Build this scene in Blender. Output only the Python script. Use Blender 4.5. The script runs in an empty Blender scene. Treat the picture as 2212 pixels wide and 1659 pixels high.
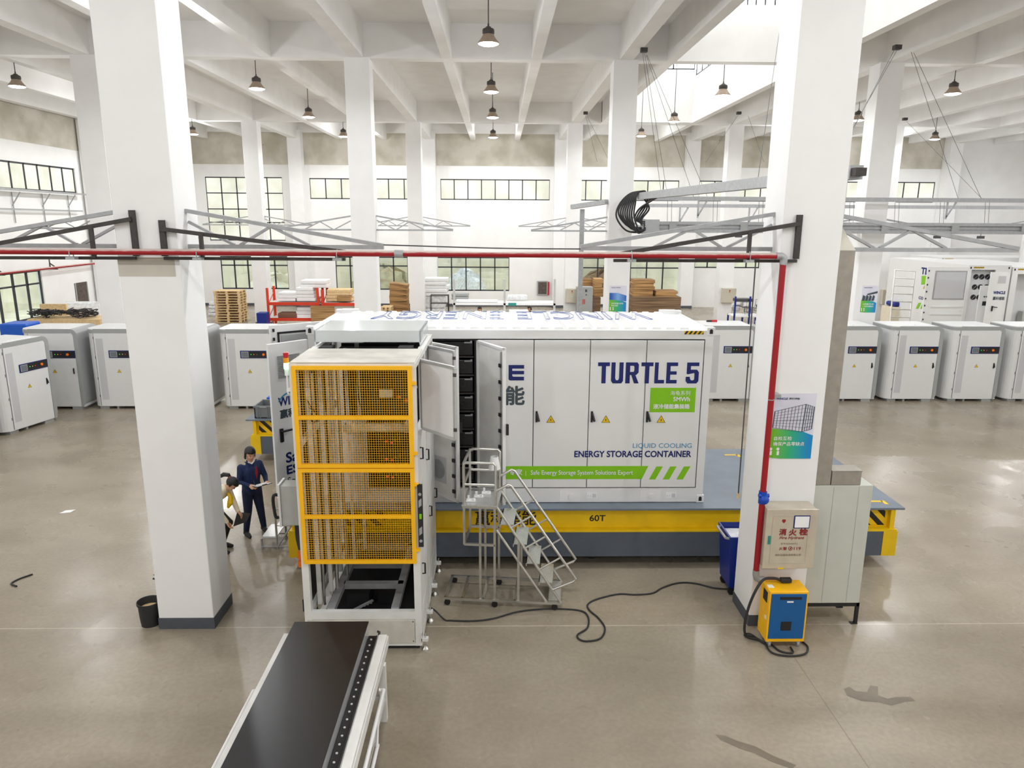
import bpy, bmesh, math, random
from mathutils import Vector, Matrix
random.seed(7)
D = bpy.data
SC = bpy.context.scene
COL = SC.collection

# ------------------------------------------------------------------ camera, world, exposure
FPX, PITCH, YAW, ROLL, CAMH = 1559.814, 0.2242, 0.0196, 0.0055, 5.3
_fw = Vector((math.sin(YAW)*math.cos(PITCH), math.cos(YAW)*math.cos(PITCH), -math.sin(PITCH)))
_rt = Vector((math.cos(YAW), -math.sin(YAW), 0)); _up = _rt.cross(_fw)
RT = _rt*math.cos(ROLL) + _up*math.sin(ROLL); UP = -_rt*math.sin(ROLL) + _up*math.cos(ROLL)
cd_ = D.cameras.new('camera'); cd_.sensor_width = 36; cd_.lens = FPX/2212*36; cd_.clip_end = 300; cd_.clip_start = 0.05
cam = D.objects.new('camera', cd_); COL.objects.link(cam)
cam.matrix_world = Matrix(((RT.x, UP.x, -_fw.x, 0), (RT.y, UP.y, -_fw.y, 0), (RT.z, UP.z, -_fw.z, CAMH), (0, 0, 0, 1)))
SC.camera = cam
w = D.worlds.new('overcast_sky'); SC.world = w; w.use_nodes = True
w.node_tree.nodes['Background'].inputs[0].default_value = (0.80, 0.90, 1.0, 1)
w.node_tree.nodes['Background'].inputs[1].default_value = 1.3
SC.view_settings.view_transform = 'Standard'; SC.view_settings.look = 'None'
SC.view_settings.gamma = 1; SC.view_settings.use_curve_mapping = False
SC.view_settings.exposure = 0.95
LAMP_W = 150.0          # watts of one high-bay lamp
SC.cycles.max_bounces = 10; SC.cycles.diffuse_bounces = 6; SC.cycles.glossy_bounces = 4
SC.cycles.transparent_max_bounces = 12; SC.cycles.transmission_bounces = 6
SC.cycles.sample_clamp_indirect = 6.0; SC.cycles.caustics_reflective = False; SC.cycles.caustics_refractive = False

def P(px, py, X=None, Y=None, Z=None):
    """measured point of the photograph put on the plane X=, Y= or Z= of the hall"""
    d = _fw + RT*((px-1106)/FPX) - UP*((py-829.5)/FPX)
    if Y is not None: t = Y/d.y
    elif X is not None: t = X/d.x
    else: t = (Z-CAMH)/d.z
    return Vector((d.x*t, d.y*t, CAMH + d.z*t))

# ------------------------------------------------------------------ materials
def S(r, g, b):
    f = lambda c: (c/255/12.92) if c/255 <= .04045 else ((c/255+.055)/1.055)**2.4
    return (f(r), f(g), f(b))
def mat(name, col, rough=.5, metal=0., var=.06, scale=6., bump=0., emit=None, es=0., coat=0., alpha=1., trans=0.):
    m = D.materials.new(name); m.use_nodes = True; nt = m.node_tree; b = nt.nodes['Principled BSDF']
    b.inputs['Roughness'].default_value = rough; b.inputs['Metallic'].default_value = metal
    b.inputs['Coat Weight'].default_value = coat; b.inputs['Alpha'].default_value = alpha
    b.inputs['Transmission Weight'].default_value = trans
    tc = nt.nodes.new('ShaderNodeTexCoord'); n = nt.nodes.new('ShaderNodeTexNoise')
    n.inputs['Scale'].default_value = scale; n.inputs['Detail'].default_value = 5
    nt.links.new(tc.outputs['Object'], n.inputs['Vector'])
    r = nt.nodes.new('ShaderNodeValToRGB'); r.color_ramp.elements[0].position = .3; r.color_ramp.elements[1].position = .7
    r.color_ramp.elements[0].color = tuple(c*(1-var) for c in col) + (1,)
    r.color_ramp.elements[1].color = tuple(min(1, c*(1+var)) for c in col) + (1,)
    nt.links.new(n.outputs['Fac'], r.inputs['Fac']); nt.links.new(r.outputs['Color'], b.inputs['Base Color'])
    if bump:
        bn = nt.nodes.new('ShaderNodeBump'); bn.inputs['Strength'].default_value = bump
        nt.links.new(n.outputs['Fac'], bn.inputs['Height']); nt.links.new(bn.outputs['Normal'], b.inputs['Normal'])
    if emit:
        b.inputs['Emission Color'].default_value = emit + (1,); b.inputs['Emission Strength'].default_value = es
    return m
M = {}
def mk(n, *a, **k): M[n] = mat(n, *a, **k)
mk('wall', (.88, .88, .87), .8, var=.03, scale=1.2)
mk('column', (.86, .86, .86), .75, var=.02, scale=2)
mk('beam', (.86, .855, .845), .85, var=.03, scale=1.5)
mk('skirt', S(78, 82, 90), .55)
mk('bandw', S(196, 192, 180), .9, var=.12, scale=1.6)
mk('cabw', (.74, .75, .755), .38, var=.015); mk('cabg', S(160, 163, 163), .45, var=.03)
mk('perf', S(196, 197, 200), .6, var=.12, scale=160)
mk('navy', S(3, 26, 104), .45, var=.03); mk('green', S(132, 200, 10), .45, var=.03)
mk('roofblue', S(50, 84, 160), .5); mk('lblue', S(60, 145, 190), .5); mk('dgrey', S(66, 78, 84), .5); mk('black', (.012, .012, .014), .45)
mk('rubber', (.02, .02, .022), .6); mk('blackgloss', (.010, .010, .012), .3)
mk('contw', (.80, .805, .805), .36, var=.015, scale=2); mk('seam', (.10, .10, .11), .7)
mk('white', (.85, .85, .85), .5, var=.02); mk('paper', (.88, .89, .90), .7, var=.02)
mk('myellow', S(255, 190, 20), .42, var=.03); mk('dyellow', S(232, 192, 6), .5, var=.08, scale=3)
mk('deck', S(112, 122, 134), .5, var=.10, scale=2.5); mk('deckside', S(84, 92, 104), .55, var=.06)
mk('steel', (.62, .61, .58), .30, .9, var=.08); mk('galv', S(168, 170, 172), .5, .35, var=.10, scale=12)
mk('tread', (.66, .66, .65), .38, .7, var=.16, scale=55, bump=.5)
mk('iron', S(66, 62, 60), .6, .2, var=.2, scale=20)
mk('cardb', S(176, 136, 88), .85, var=.10); mk('cardbd', S(120, 95, 70), .9, var=.18, scale=25); mk('pallet', S(222, 194, 148), .85, var=.14, scale=14)
mk('foam', (.84, .84, .85), .7, var=.03); mk('film', (.75, .76, .78), .25, var=.2, scale=8)
mk('rackred', S(214, 60, 28), .5); mk('blueplas', S(10, 90, 200), .4); mk('blueplasd', S(8, 38, 130), .45); mk('greyplas', S(112, 116, 120), .5)
mk('mframe', (.76, .76, .74), .42, var=.06, scale=5); mk('mdirty', S(206, 203, 194), .45, var=.14, scale=4)
mk('alu', (.66, .67, .68), .38, .6, var=.05); mk('orange', S(250, 120, 20), .45); mk('redlt', S(190, 20, 40), .4)
mk('ctrlbox', S(190, 192, 186), .5); mk('standcab', S(196, 199, 190), .5, var=.03); mk('duct', S(158, 152, 142), .5, .25, var=.10, scale=9)
mk('chargeblue', S(6, 88, 150), .45, var=.05); mk('hydrant', S(206, 197, 180), .36, .35, var=.07); mk('redtxt', S(140, 30, 30), .5)
mk('skin', S(214, 166, 136), .5, var=.04); mk('hair', (.010, .009, .010), .5); mk('uniform', S(22, 40, 82), .8, var=.14, scale=30)
mk('trouser', S(18, 30, 62), .85, var=.14, scale=30); mk('shoe', (.014, .013, .013), .6); mk('cream', S(236, 226, 200), .85, var=.05, scale=40)
mk('lip', S(176, 96, 92), .5); mk('redbadge', S(150, 16, 44), .6); mk('creamw', S(232, 222, 200), .6); mk('brownfab', S(120, 84, 66), .8)
mk('winframe', S(48, 50, 56), .5); mk('lampbody', S(168, 150, 132), .45, .3, var=.12, scale=25); mk('lampdark', S(64, 58, 54), .5)
mk('wire', S(84, 84, 86), .5, .4); mk('breakroom', S(90, 80, 74), .8, var=.3, scale=8)
mk('outwall', S(226, 220, 200), .9, var=.16, scale=.9); mk('outgreen', S(178, 172, 140), .9, var=.3, scale=2)
mk('led_g', (.05, .8, .2), .4, emit=(.05, .9, .2), es=.5); mk('led_r', (.8, .05, .05), .4, emit=(.9, .05, .03), es=.2); mk('led_o', (.9, .4, .02), .4, emit=(1, .45, .02), es=.4)
mk('screen', S(110, 118, 126), .2); mk('valve', S(8, 70, 180), .4); mk('khaki', S(196, 190, 172), .5, var=.03)
mk('tealbtn', S(40, 140, 130), .4); mk('lampglow', (1, 1, 1), .5, emit=(1, .98, .95), es=14.)
mk('towergreen', (.7, 1, .8), .3, emit=(.25, 1.0, .5), es=5.); mk('toweramber', S(240, 150, 20), .3)
mk('daypane', (.9, .9, .85), .4, var=.05, scale=1.5, emit=(.97, .985, 1.0), es=1.5)
def frosted():
    m = D.materials.new('frosted_pane'); m.use_nodes = True; nt = m.node_tree; b = nt.nodes['Principled BSDF']
    tc = nt.nodes.new('ShaderNodeTexCoord'); n = nt.nodes.new('ShaderNodeTexNoise'); n.inputs['Scale'].default_value = .55; n.inputs['Detail'].default_value = 4
    nt.links.new(tc.outputs['Object'], n.inputs['Vector']); r = nt.nodes.new('ShaderNodeValToRGB')
    r.color_ramp.elements[0].position = .35; r.color_ramp.elements[0].color = S(214, 216, 192) + (1,)
    r.color_ramp.elements[1].position = .62; r.color_ramp.elements[1].color = S(250, 250, 236) + (1,)
    nt.links.new(n.outputs['Fac'], r.inputs['Fac']); nt.links.new(r.outputs['Color'], b.inputs['Emission Color'])
    b.inputs['Emission Strength'].default_value = .50; b.inputs['Base Color'].default_value = (.15, .15, .14, 1); b.inputs['Roughness'].default_value = .35
    M['frosted'] = m
frosted()
def glass():
    m = D.materials.new('clear_pane'); m.use_nodes = True; nt = m.node_tree; nt.nodes.clear()
    o = nt.nodes.new('ShaderNodeOutputMaterial'); mx = nt.nodes.new('ShaderNodeMixShader'); t = nt.nodes.new('ShaderNodeBsdfTransparent'); g = nt.nodes.new('ShaderNodeBsdfGlossy')
    g.inputs['Roughness'].default_value = .03; t.inputs['Color'].default_value = (.93, .95, .92, 1); mx.inputs[0].default_value = .10
    nt.links.new(t.outputs[0], mx.inputs[1]); nt.links.new(g.outputs[0], mx.inputs[2]); nt.links.new(mx.outputs[0], o.inputs[0]); M['glass'] = m
    m = D.materials.new('clear_acrylic'); m.use_nodes = True; nt = m.node_tree; nt.nodes.clear()
    o = nt.nodes.new('ShaderNodeOutputMaterial'); mx = nt.nodes.new('ShaderNodeMixShader'); t = nt.nodes.new('ShaderNodeBsdfTransparent'); g = nt.nodes.new('ShaderNodeBsdfPrincipled')
    g.inputs['Base Color'].default_value = (.78, .82, .82, 1); g.inputs['Roughness'].default_value = .12; mx.inputs[0].default_value = .72
    nt.links.new(t.outputs[0], mx.inputs[1]); nt.links.new(g.outputs[0], mx.inputs[2]); nt.links.new(mx.outputs[0], o.inputs[0]); M['acrylic'] = m
glass()
def floor_mat():
    m = D.materials.new('polished_concrete'); m.use_nodes = True; nt = m.node_tree; b = nt.nodes['Principled BSDF']; L = nt.links.new
    tc = nt.nodes.new('ShaderNodeTexCoord')
    def noise(sc, det, stretch=(1, 1, 1), dist=0.):
        mp = nt.nodes.new('ShaderNodeMapping'); mp.inputs['Scale'].default_value = stretch
        L(tc.outputs['Object'], mp.inputs['Vector']); n = nt.nodes.new('ShaderNodeTexNoise'); n.inputs['Scale'].default_value = sc
        n.inputs['Detail'].default_value = det; n.inputs['Distortion'].default_value = dist; L(mp.outputs[0], n.inputs['Vector']); return n.outputs['Fac']
    def ramp(src, stops):
        r = nt.nodes.new('ShaderNodeValToRGB'); e = r.color_ramp.elements
        e[0].position, e[0].color = stops[0][0], stops[0][1] + (1,); e[1].position, e[1].color = stops[-1][0], stops[-1][1] + (1,)
        for p, c in stops[1:-1]: k = e.new(p); k.color = c + (1,)
        r.color_ramp.interpolation = 'EASE' if len(stops) == 2 else 'B_SPLINE'
        L(src, r.inputs['Fac']); return r.outputs['Color']
    def mixc(a, bb, fac, mode='MULTIPLY'):
        x = nt.nodes.new('ShaderNodeMix'); x.data_type = 'RGBA'; x.blend_type = mode
        if isinstance(fac, float): x.inputs[0].default_value = fac
        else: L(fac, x.inputs[0])
        L(a, x.inputs[6]); L(bb, x.inputs[7]); return x.outputs[2]
    base = ramp(noise(.5, 3, (.7, 1, 1), .0), [(.30, S(146, 136, 120)), (.5, S(161, 151, 134)), (.70, S(172, 163, 147))])
    sm = ramp(noise(1.5, 3, (.6, 1.3, 1), .0), [(.25, (.84, .83, .815)), (.5, (.96, .955, .95)), (.75, (1.05, 1.05, 1.05))])
    c = mixc(base, sm, .8)
    fine = ramp(noise(18, 4), [(.3, (.90, .895, .89)), (.7, (1.06, 1.06, 1.06))]); c = mixc(c, fine, .7)
    # a few darker patches and speckles
    dk = ramp(noise(.35, 3, (1, .6, 1), .0), [(.36, (1.03, 1.03, 1.03)), (.66, (.86, .85, .84))]); c = mixc(c, dk, .8)
    # joints: one across the hall at the column line, others along it
    sx = nt.nodes.new('ShaderNodeSeparateXYZ'); L(tc.outputs['Object'], sx.inputs[0])
    def line(axis, pos, wd):
        s = nt.nodes.new('ShaderNodeMath'); s.operation = 'SUBTRACT'; L(sx.outputs[axis], s.inputs[0]); s.inputs[1].default_value = pos
        a = nt.nodes.new('ShaderNodeMath'); a.operation = 'ABSOLUTE'; L(s.outputs[0], a.inputs[0])
        l = nt.nodes.new('ShaderNodeMath'); l.operation = 'LESS_THAN'; L(a.outputs[0], l.inputs[0]); l.inputs[1].default_value = wd; return l.outputs[0]
    lc = nt.nodes.new('ShaderNodeRGB'); lc.outputs[0].default_value = S(206, 196, 178) + (1,)
    ld = nt.nodes.new('ShaderNodeRGB'); ld.outputs[0].default_value = S(128, 118, 104) + (1,)
    for ax, ps, wd, cc in ((1, 8.69, .009, lc), (1, 22.4, .012, ld), (0, -11.9, .008, ld), (0, 11.6, .008, ld), (0, 3.69, .007, ld), (1, 15.6, .008, ld)):
        f = nt.nodes.new('ShaderNodeMath'); f.operation = 'MULTIPLY'; L(line(ax, ps, wd), f.inputs[0]); f.inputs[1].default_value = .6
        c = mixc(c, cc.outputs[0], f.outputs[0], 'MIX')
    L(c, b.inputs['Base Color'])
    rr = ramp(noise(.9, 4, (1, .8, 1), .0), [(.30, (.20, .20, .20)), (.70, (.36, .36, .36))]); L(rr, b.inputs['Roughness'])
    b.inputs['Specular IOR Level'].default_value = .45
    M['floor'] = m
floor_mat()
def stained():
    m = D.materials.new('stained_plaster'); m.use_nodes = True; nt = m.node_tree; b = nt.nodes['Principled BSDF']; L = nt.links.new
    tc = nt.nodes.new('ShaderNodeTexCoord'); a = nt.nodes.new('ShaderNodeTexNoise'); a.inputs['Scale'].default_value = .8; a.inputs['Detail'].default_value = 8
    L(tc.outputs['Object'], a.inputs['Vector']); r = nt.nodes.new('ShaderNodeValToRGB'); e = r.color_ramp.elements
    e[0].position = .36; e[0].color = S(184, 180, 164) + (1,); e[1].position = .62; e[1].color = S(214, 209, 198) + (1,)
    L(a.outputs['Fac'], r.inputs['Fac']); n2 = nt.nodes.new('ShaderNodeTexNoise'); n2.inputs['Scale'].default_value = 1.7; n2.inputs['Detail'].default_value = 10; n2.inputs['Roughness'].default_value = .7
    L(tc.outputs['Object'], n2.inputs['Vector']); r2 = nt.nodes.new('ShaderNodeValToRGB'); e = r2.color_ramp.elements
    e[0].position = .66; e[0].color = (0, 0, 0, 1); e[1].position = .72; e[1].color = (1, 1, 1, 1); L(n2.outputs['Fac'], r2.inputs['Fac'])
    x = nt.nodes.new('ShaderNodeMix'); x.data_type = 'RGBA'; L(r2.outputs['Color'], x.inputs[0]); L(r.outputs['Color'], x.inputs[6]); x.inputs[7].default_value = S(128, 128, 88) + (1,)
    L(x.outputs[2], b.inputs['Base Color']); b.inputs['Roughness'].default_value = .9; M['stained'] = m
stained()
def layered(name, c1, c2, freq):
    m = D.materials.new(name); m.use_nodes = True; nt = m.node_tree; b = nt.nodes['Principled BSDF']; L = nt.links.new
    tc = nt.nodes.new('ShaderNodeTexCoord'); mp = nt.nodes.new('ShaderNodeMapping'); mp.inputs['Scale'].default_value = (.6, .6, freq); L(tc.outputs['Object'], mp.inputs['Vector'])
    n = nt.nodes.new('ShaderNodeTexNoise'); n.inputs['Scale'].default_value = 1.; n.inputs['Detail'].default_value = 2; L(mp.outputs[0], n.inputs['Vector']); r = nt.nodes.new('ShaderNodeValToRGB'); e = r.color_ramp.elements
    e[0].position = .38; e[0].color = c1+(1,); e[1].position = .6; e[1].color = c2+(1,); L(n.outputs['Fac'], r.inputs['Fac']); L(r.outputs['Color'], b.inputs['Base Color']); b.inputs['Roughness'].default_value = .85; M[name] = m
layered('cardb', S(132, 98, 60), S(190, 150, 100), 26); layered('cardbd', S(92, 72, 54), S(140, 114, 86), 34)
def stripes(name, c1, c2, freq, slant):
    m = D.materials.new(name); m.use_nodes = True; nt = m.node_tree; b = nt.nodes['Principled BSDF']; L = nt.links.new
    tc = nt.nodes.new('ShaderNodeTexCoord'); sx = nt.nodes.new('ShaderNodeSeparateXYZ'); L(tc.outputs['Object'], sx.inputs[0])
    k = nt.nodes.new('ShaderNodeMath'); k.operation = 'MULTIPLY'; L(sx.outputs[2], k.inputs[0]); k.inputs[1].default_value = slant
    a = nt.nodes.new('ShaderNodeMath'); a.operation = 'ADD'; L(sx.outputs[0], a.inputs[0]); L(k.outputs[0], a.inputs[1])
    f = nt.nodes.new('ShaderNodeMath'); f.operation = 'MULTIPLY'; L(a.outputs[0], f.inputs[0]); f.inputs[1].default_value = freq
    g = nt.nodes.new('ShaderNodeMath'); g.operation = 'FRACT'; L(f.outputs[0], g.inputs[0])
    h = nt.nodes.new('ShaderNodeMath'); h.operation = 'GREATER_THAN'; L(g.outputs[0], h.inputs[0]); h.inputs[1].default_value = .5
    x = nt.nodes.new('ShaderNodeMix'); x.data_type = 'RGBA'; L(h.outputs[0], x.inputs[0]); x.inputs[6].default_value = c1 + (1,); x.inputs[7].default_value = c2 + (1,)
    L(x.outputs[2], b.inputs['Base Color']); b.inputs['Roughness'].default_value = .5; M[name] = m
stripes('hazard', S(232, 190, 10), S(24, 20, 18), 4.6, 1.0); stripes('hazardsmall', S(232, 190, 10), S(24, 20, 18), 15., -.7)
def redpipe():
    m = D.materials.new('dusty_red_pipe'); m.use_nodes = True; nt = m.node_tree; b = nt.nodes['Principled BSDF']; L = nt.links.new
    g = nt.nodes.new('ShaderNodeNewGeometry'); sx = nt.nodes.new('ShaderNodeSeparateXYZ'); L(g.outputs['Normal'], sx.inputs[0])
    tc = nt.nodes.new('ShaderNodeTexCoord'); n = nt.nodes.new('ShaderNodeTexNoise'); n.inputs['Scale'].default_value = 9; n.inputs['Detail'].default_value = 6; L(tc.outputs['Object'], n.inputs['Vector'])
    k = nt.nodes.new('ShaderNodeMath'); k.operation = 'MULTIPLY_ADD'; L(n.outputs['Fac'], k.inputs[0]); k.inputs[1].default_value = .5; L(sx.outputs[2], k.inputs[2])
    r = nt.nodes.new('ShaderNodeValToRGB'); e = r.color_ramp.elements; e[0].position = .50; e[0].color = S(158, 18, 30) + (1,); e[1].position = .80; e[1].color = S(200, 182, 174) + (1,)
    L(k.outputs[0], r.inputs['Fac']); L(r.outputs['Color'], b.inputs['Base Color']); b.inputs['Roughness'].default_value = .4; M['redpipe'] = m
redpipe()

# ------------------------------------------------------------------ mesh helpers
class MB:
    def __init__(s): s.v = []; s.f = []; s.m = []
    def face(s, pts, mi=0):
        i = len(s.v); s.v += [tuple(p) for p in pts]; s.f.append(tuple(range(i, i+len(pts)))); s.m.append(mi); return s
    def hexa(s, p, mi=0):
        i = len(s.v); s.v += [tuple(q) for q in p]
        for q in ((0, 3, 2, 1), (4, 5, 6, 7), (0, 1, 5, 4), (1, 2, 6, 5), (2, 3, 7, 6), (3, 0, 4, 7)): s.f.append(tuple(i+k for k in q)); s.m.append(mi)
        return s
    def box(s, x0, y0, z0, x1, y1, z1, mi=0):
        return s.hexa([(x0, y0, z0), (x1, y0, z0), (x1, y1, z0), (x0, y1, z0), (x0, y0, z1), (x1, y0, z1), (x1, y1, z1), (x0, y1, z1)], mi)
    def bar(s, p, q, wd, ht=None, mi=0, side=None):
        p, q = Vector(p), Vector(q); ht = wd if ht is None else ht; d = (q-p).normalized()
        sd = Vector(side) if side else (Vector((0, 0, 1)).cross(d) if abs(d.z) < .95 else Vector((1, 0, 0)))
        sd = (sd - d*sd.dot(d)).normalized(); u = d.cross(sd).normalized(); a, b = sd*wd/2, u*ht/2
        return s.hexa([p-a-b, p+a-b, p+a+b, p-a+b, q-a-b, q+a-b, q+a+b, q-a+b], mi)
    def tube(s, pts, r, n=10, mi=0, cap=True):
        pts = [Vector(p) for p in pts]; rs = r if isinstance(r, (list, tuple)) else [r]*len(pts); rings = []; nrm = None
        for i, p in enumerate(pts):
            d = (pts[min(i+1, len(pts)-1)] - pts[max(i-1, 0)]).normalized()
            if nrm is None: nrm = d.orthogonal().normalized()
            nrm = (nrm - d*nrm.dot(d)).normalized(); b = d.cross(nrm); k = len(s.v)
            s.v += [tuple(p + (nrm*math.cos(2*math.pi*j/n) + b*math.sin(2*math.pi*j/n))*rs[i]) for j in range(n)]; rings.append(k)
        for a, c in zip(rings, rings[1:]):
            for j in range(n): s.f.append((a+j, a+(j+1) % n, c+(j+1) % n, c+j)); s.m.append(mi)
        if cap:
            s.f.append(tuple(rings[0]+j for j in reversed(range(n)))); s.m.append(mi); s.f.append(tuple(rings[-1]+j for j in range(n))); s.m.append(mi)
        return s
    def cyl(s, p, q, r0, r1=None, n=16, mi=0): return s.tube([p, q], [r0, r0 if r1 is None else r1], n, mi)
    def lathe(s, prof, c=(0, 0, 0), n=24, mi=0):
        k = len(s.v)
        for r, z in prof: s.v += [(c[0]+r*math.cos(2*math.pi*j/n), c[1]+r*math.sin(2*math.pi*j/n), c[2]+z) for j in range(n)]
        for i in range(len(prof)-1):
            for j in range(n): s.f.append((k+i*n+j, k+i*n+(j+1) % n, k+(i+1)*n+(j+1) % n, k+(i+1)*n+j)); s.m.append(mi)
        return s
    def prism(s, poly, O, U, V, N, d, mi=0):
        """polygon (u, v) in the frame O,U,V, thickness d along N"""
        O, U, V, N = Vector(O), Vector(U), Vector(V), Vector(N); n = len(poly); k = len(s.v)
        s.v += [tuple(O+U*a+V*b) for a, b in poly] + [tuple(O+U*a+V*b+N*d) for a, b in poly]
        s.f.append(tuple(k+j for j in reversed(range(n)))); s.m.append(mi); s.f.append(tuple(k+n+j for j in range(n))); s.m.append(mi)
        for j in range(n): s.f.append((k+j, k+(j+1) % n, k+n+(j+1) % n, k+n+j)); s.m.append(mi)
        return s
    def ball(s, c, rx, ry=None, rz=None, n=14, k=9, mi=0):
        ry = rx if ry is None else ry; rz = rx if rz is None else rz
        pr = [(max(1e-4, math.sin(math.pi*i/k)), -math.cos(math.pi*i/k)) for i in range(k+1)]; b = len(s.v); s.lathe(pr, (0, 0, 0), n, mi)
        for i in range(b, len(s.v)): x, y, z = s.v[i]; s.v[i] = (c[0]+x*rx, c[1]+y*ry, c[2]+z*rz)
        return s
    def build(s, name, mats, parent=None, world=True, smooth=False, bevel=0., seg=2, kind=None):
        me = D.meshes.new(name); off = Vector((0, 0, 0))
        if parent is not None and world:
            r = parent
            while r.parent: r = r.parent
            Mi = Matrix.Translation(r.location) @ Matrix.Rotation(r.rotation_euler.z, 4, 'Z'); Mi.invert()
            vs = [tuple(Mi @ Vector(p)) for p in s.v]
        else: vs = s.v
        me.from_pydata(vs, [], s.f)
        for m_ in (mats if isinstance(mats, (list, tuple)) else [mats]): me.materials.append(M[m_] if isinstance(m_, str) else m_)
        me.polygons.foreach_set('material_index', s.m)
        bm = bmesh.new(); bm.from_mesh(me); bmesh.ops.recalc_face_normals(bm, faces=bm.faces); bm.to_mesh(me); bm.free()
        if smooth: me.shade_smooth(); me.set_sharp_from_angle(angle=math.radians(38))
        o = D.objects.new(name, me); COL.objects.link(o)
        if parent is not None: o.parent = parent
        if bevel:
            b = o.modifiers.new('edge', 'BEVEL'); b.width = bevel; b.segments = seg; b.limit_method = 'ANGLE'; b.angle_limit = math.radians(40)
        if kind: o['kind'] = kind
        return o
def thing(name, label, cat, loc=(0, 0, 0), rz=0., group=None):
    o = D.objects.new(name, None); COL.objects.link(o); o.empty_display_size = .2; o.location = loc; o.rotation_euler = (0, 0, rz)
    return tag(o, label, cat, group)
def tag(o, label, cat, group=None):
    o['label'] = label; o['category'] = cat
    if group: o['group'] = group
    return o
def dup(root, loc, rz, label, group=None, name=None):
    """a copy of a thing with copies of its parts and their sub-parts (mesh data shared)"""
    r = root.copy(); COL.objects.link(r); r.location = loc; r.rotation_euler = (0, 0, rz); r['label'] = label
    if group: r['group'] = group
    for ch in list(root.children):
        c = ch.copy(); COL.objects.link(c); c.parent = r
        for g in list(ch.children):
            d = g.copy(); COL.objects.link(d); d.parent = c
    return r
def struct(o): o['kind'] = 'structure'; return o
def arc(cx, cy, r, a0, a1, n=8): return [(cx+r*math.cos(math.radians(a0+(a1-a0)*i/n)), cy+r*math.sin(math.radians(a0+(a1-a0)*i/n))) for i in range(n+1)]
def spline(pts, n=8):
    """Catmull-Rom through points"""
    pts = [Vector(p) for p in pts]; q = [pts[0]*2-pts[1]] + pts + [pts[-1]*2-pts[-2]]; out = []
    for i in range(1, len(q)-2):
        a, b, c, d = q[i-1:i+3]
        for k in range(n):
            t = k/n; out.append(.5*((2*b)+(c-a)*t+(2*a-5*b+4*c-d)*t*t+(3*b-a-3*c+d)*t**3))
    out.append(pts[-1]); return out
_txt = {}
def text_mesh(s, bold=0., outline=0.):
    key = (s, bold, outline)
    if key in _txt: return _txt[key]
    cu = D.curves.new('lettering', 'FONT'); cu.body = s; cu.size = 1; cu.offset = bold; cu.resolution_u = 3
    if outline: cu.fill_mode = 'NONE'; cu.bevel_depth = outline; cu.bevel_resolution = 0
    ob = D.objects.new('lettering', cu); COL.objects.link(ob); dg = bpy.context.evaluated_depsgraph_get()
    me = ob.evaluated_get(dg).to_mesh(); vs = [v.co.copy() for v in me.vertices]; fs = [tuple(p.vertices) for p in me.polygons]
    ob.evaluated_get(dg).to_mesh_clear(); D.objects.remove(ob); D.curves.remove(cu); _txt[key] = (vs, fs); return vs, fs
def text(mb, s, O, U, V, w, h, mi=0, bold=0., align=0., outline=0., lift=.003, fat=0.):
    """lettering that fills the box w x h whose lower-left corner is O (w None: natural width, align 0..1)"""
    vs, fs = text_mesh(s, bold, outline); x0 = min(v.x for v in vs); x1 = max(v.x for v in vs); y0 = min(v.y for v in vs); y1 = max(v.y for v in vs)
    O, U, V = Vector(O), Vector(U), Vector(V); N = U.cross(V); sy = h/(y1-y0); sx = sy if w is None else w/(x1-x0); b = len(mb.v)
    sh = -(x1-x0)*sx*align if w is None else 0
    mb.v += [tuple(O+U*((v.x-x0)*sx+sh)+V*((v.y-y0)*sy)+N*(lift+v.z*sy)) for v in vs]
    for f in fs: mb.f.append(tuple(b+i for i in f)); mb.m.append(mi)
    if fat:
        for j, (dx, dy) in enumerate(((fat, 0), (-fat, 0), (0, fat), (0, -fat), (fat*.7, fat*.7), (-fat*.7, -fat*.7), (fat*.7, -fat*.7), (-fat*.7, fat*.7))):
            text(mb, s, O+U*dx+V*dy, U, V, w, h, mi, bold, align, outline, lift+.0002*(j+1))
    return mb
XV, YV, ZV = Vector((1, 0, 0)), Vector((0, 1, 0)), Vector((0, 0, 1))
def warn_triangle(mb, c, U, V, size, my, mb_, lift=.004):
    """yellow warning triangle with black rim and bolt; c = centre of the base"""
    c, U, V = Vector(c), Vector(U), Vector(V); N = U.cross(V); h = size*.87
    t = lambda k, l: [c+U*(-size/2*k)+V*(h/3*(1-k)*1.0)+N*l, c+U*(size/2*k)+V*(h/3*(1-k))+N*l, c+V*(h/3*(1-k)+h*k)+N*l]
    mb.face(t(1, lift), mb_); mb.face(t(.84, lift+.001), my)
    bolt = [(.02, .62), (-.09, .33), (-.01, .33), (-.04, .10), (.09, .42), (.01, .42)]
    mb.face([c+U*(a*size)+V*(b*h)+N*(lift+.002) for a, b in bolt], mb_); return mb
# ------------------------------------------------------------------ the hall
CX = {k: -4.104 + 7.819*k for k in range(-2, 5)}          # column lines across
ROW = (8.664, 22.468, 36.577); CW, CDP = .718, .646        # column rows (front faces), column size
YB, XLW, XRW, YF = 45.0, -20.2, 36.0, -13.0                # back, left, right and front walls
ZB, ZS = 9.826, 10.78                                      # beam underside, slab underside
SKX0, SKX1, SKY1 = 5.2, 9.22, 36.2                         # roof light opening

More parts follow.
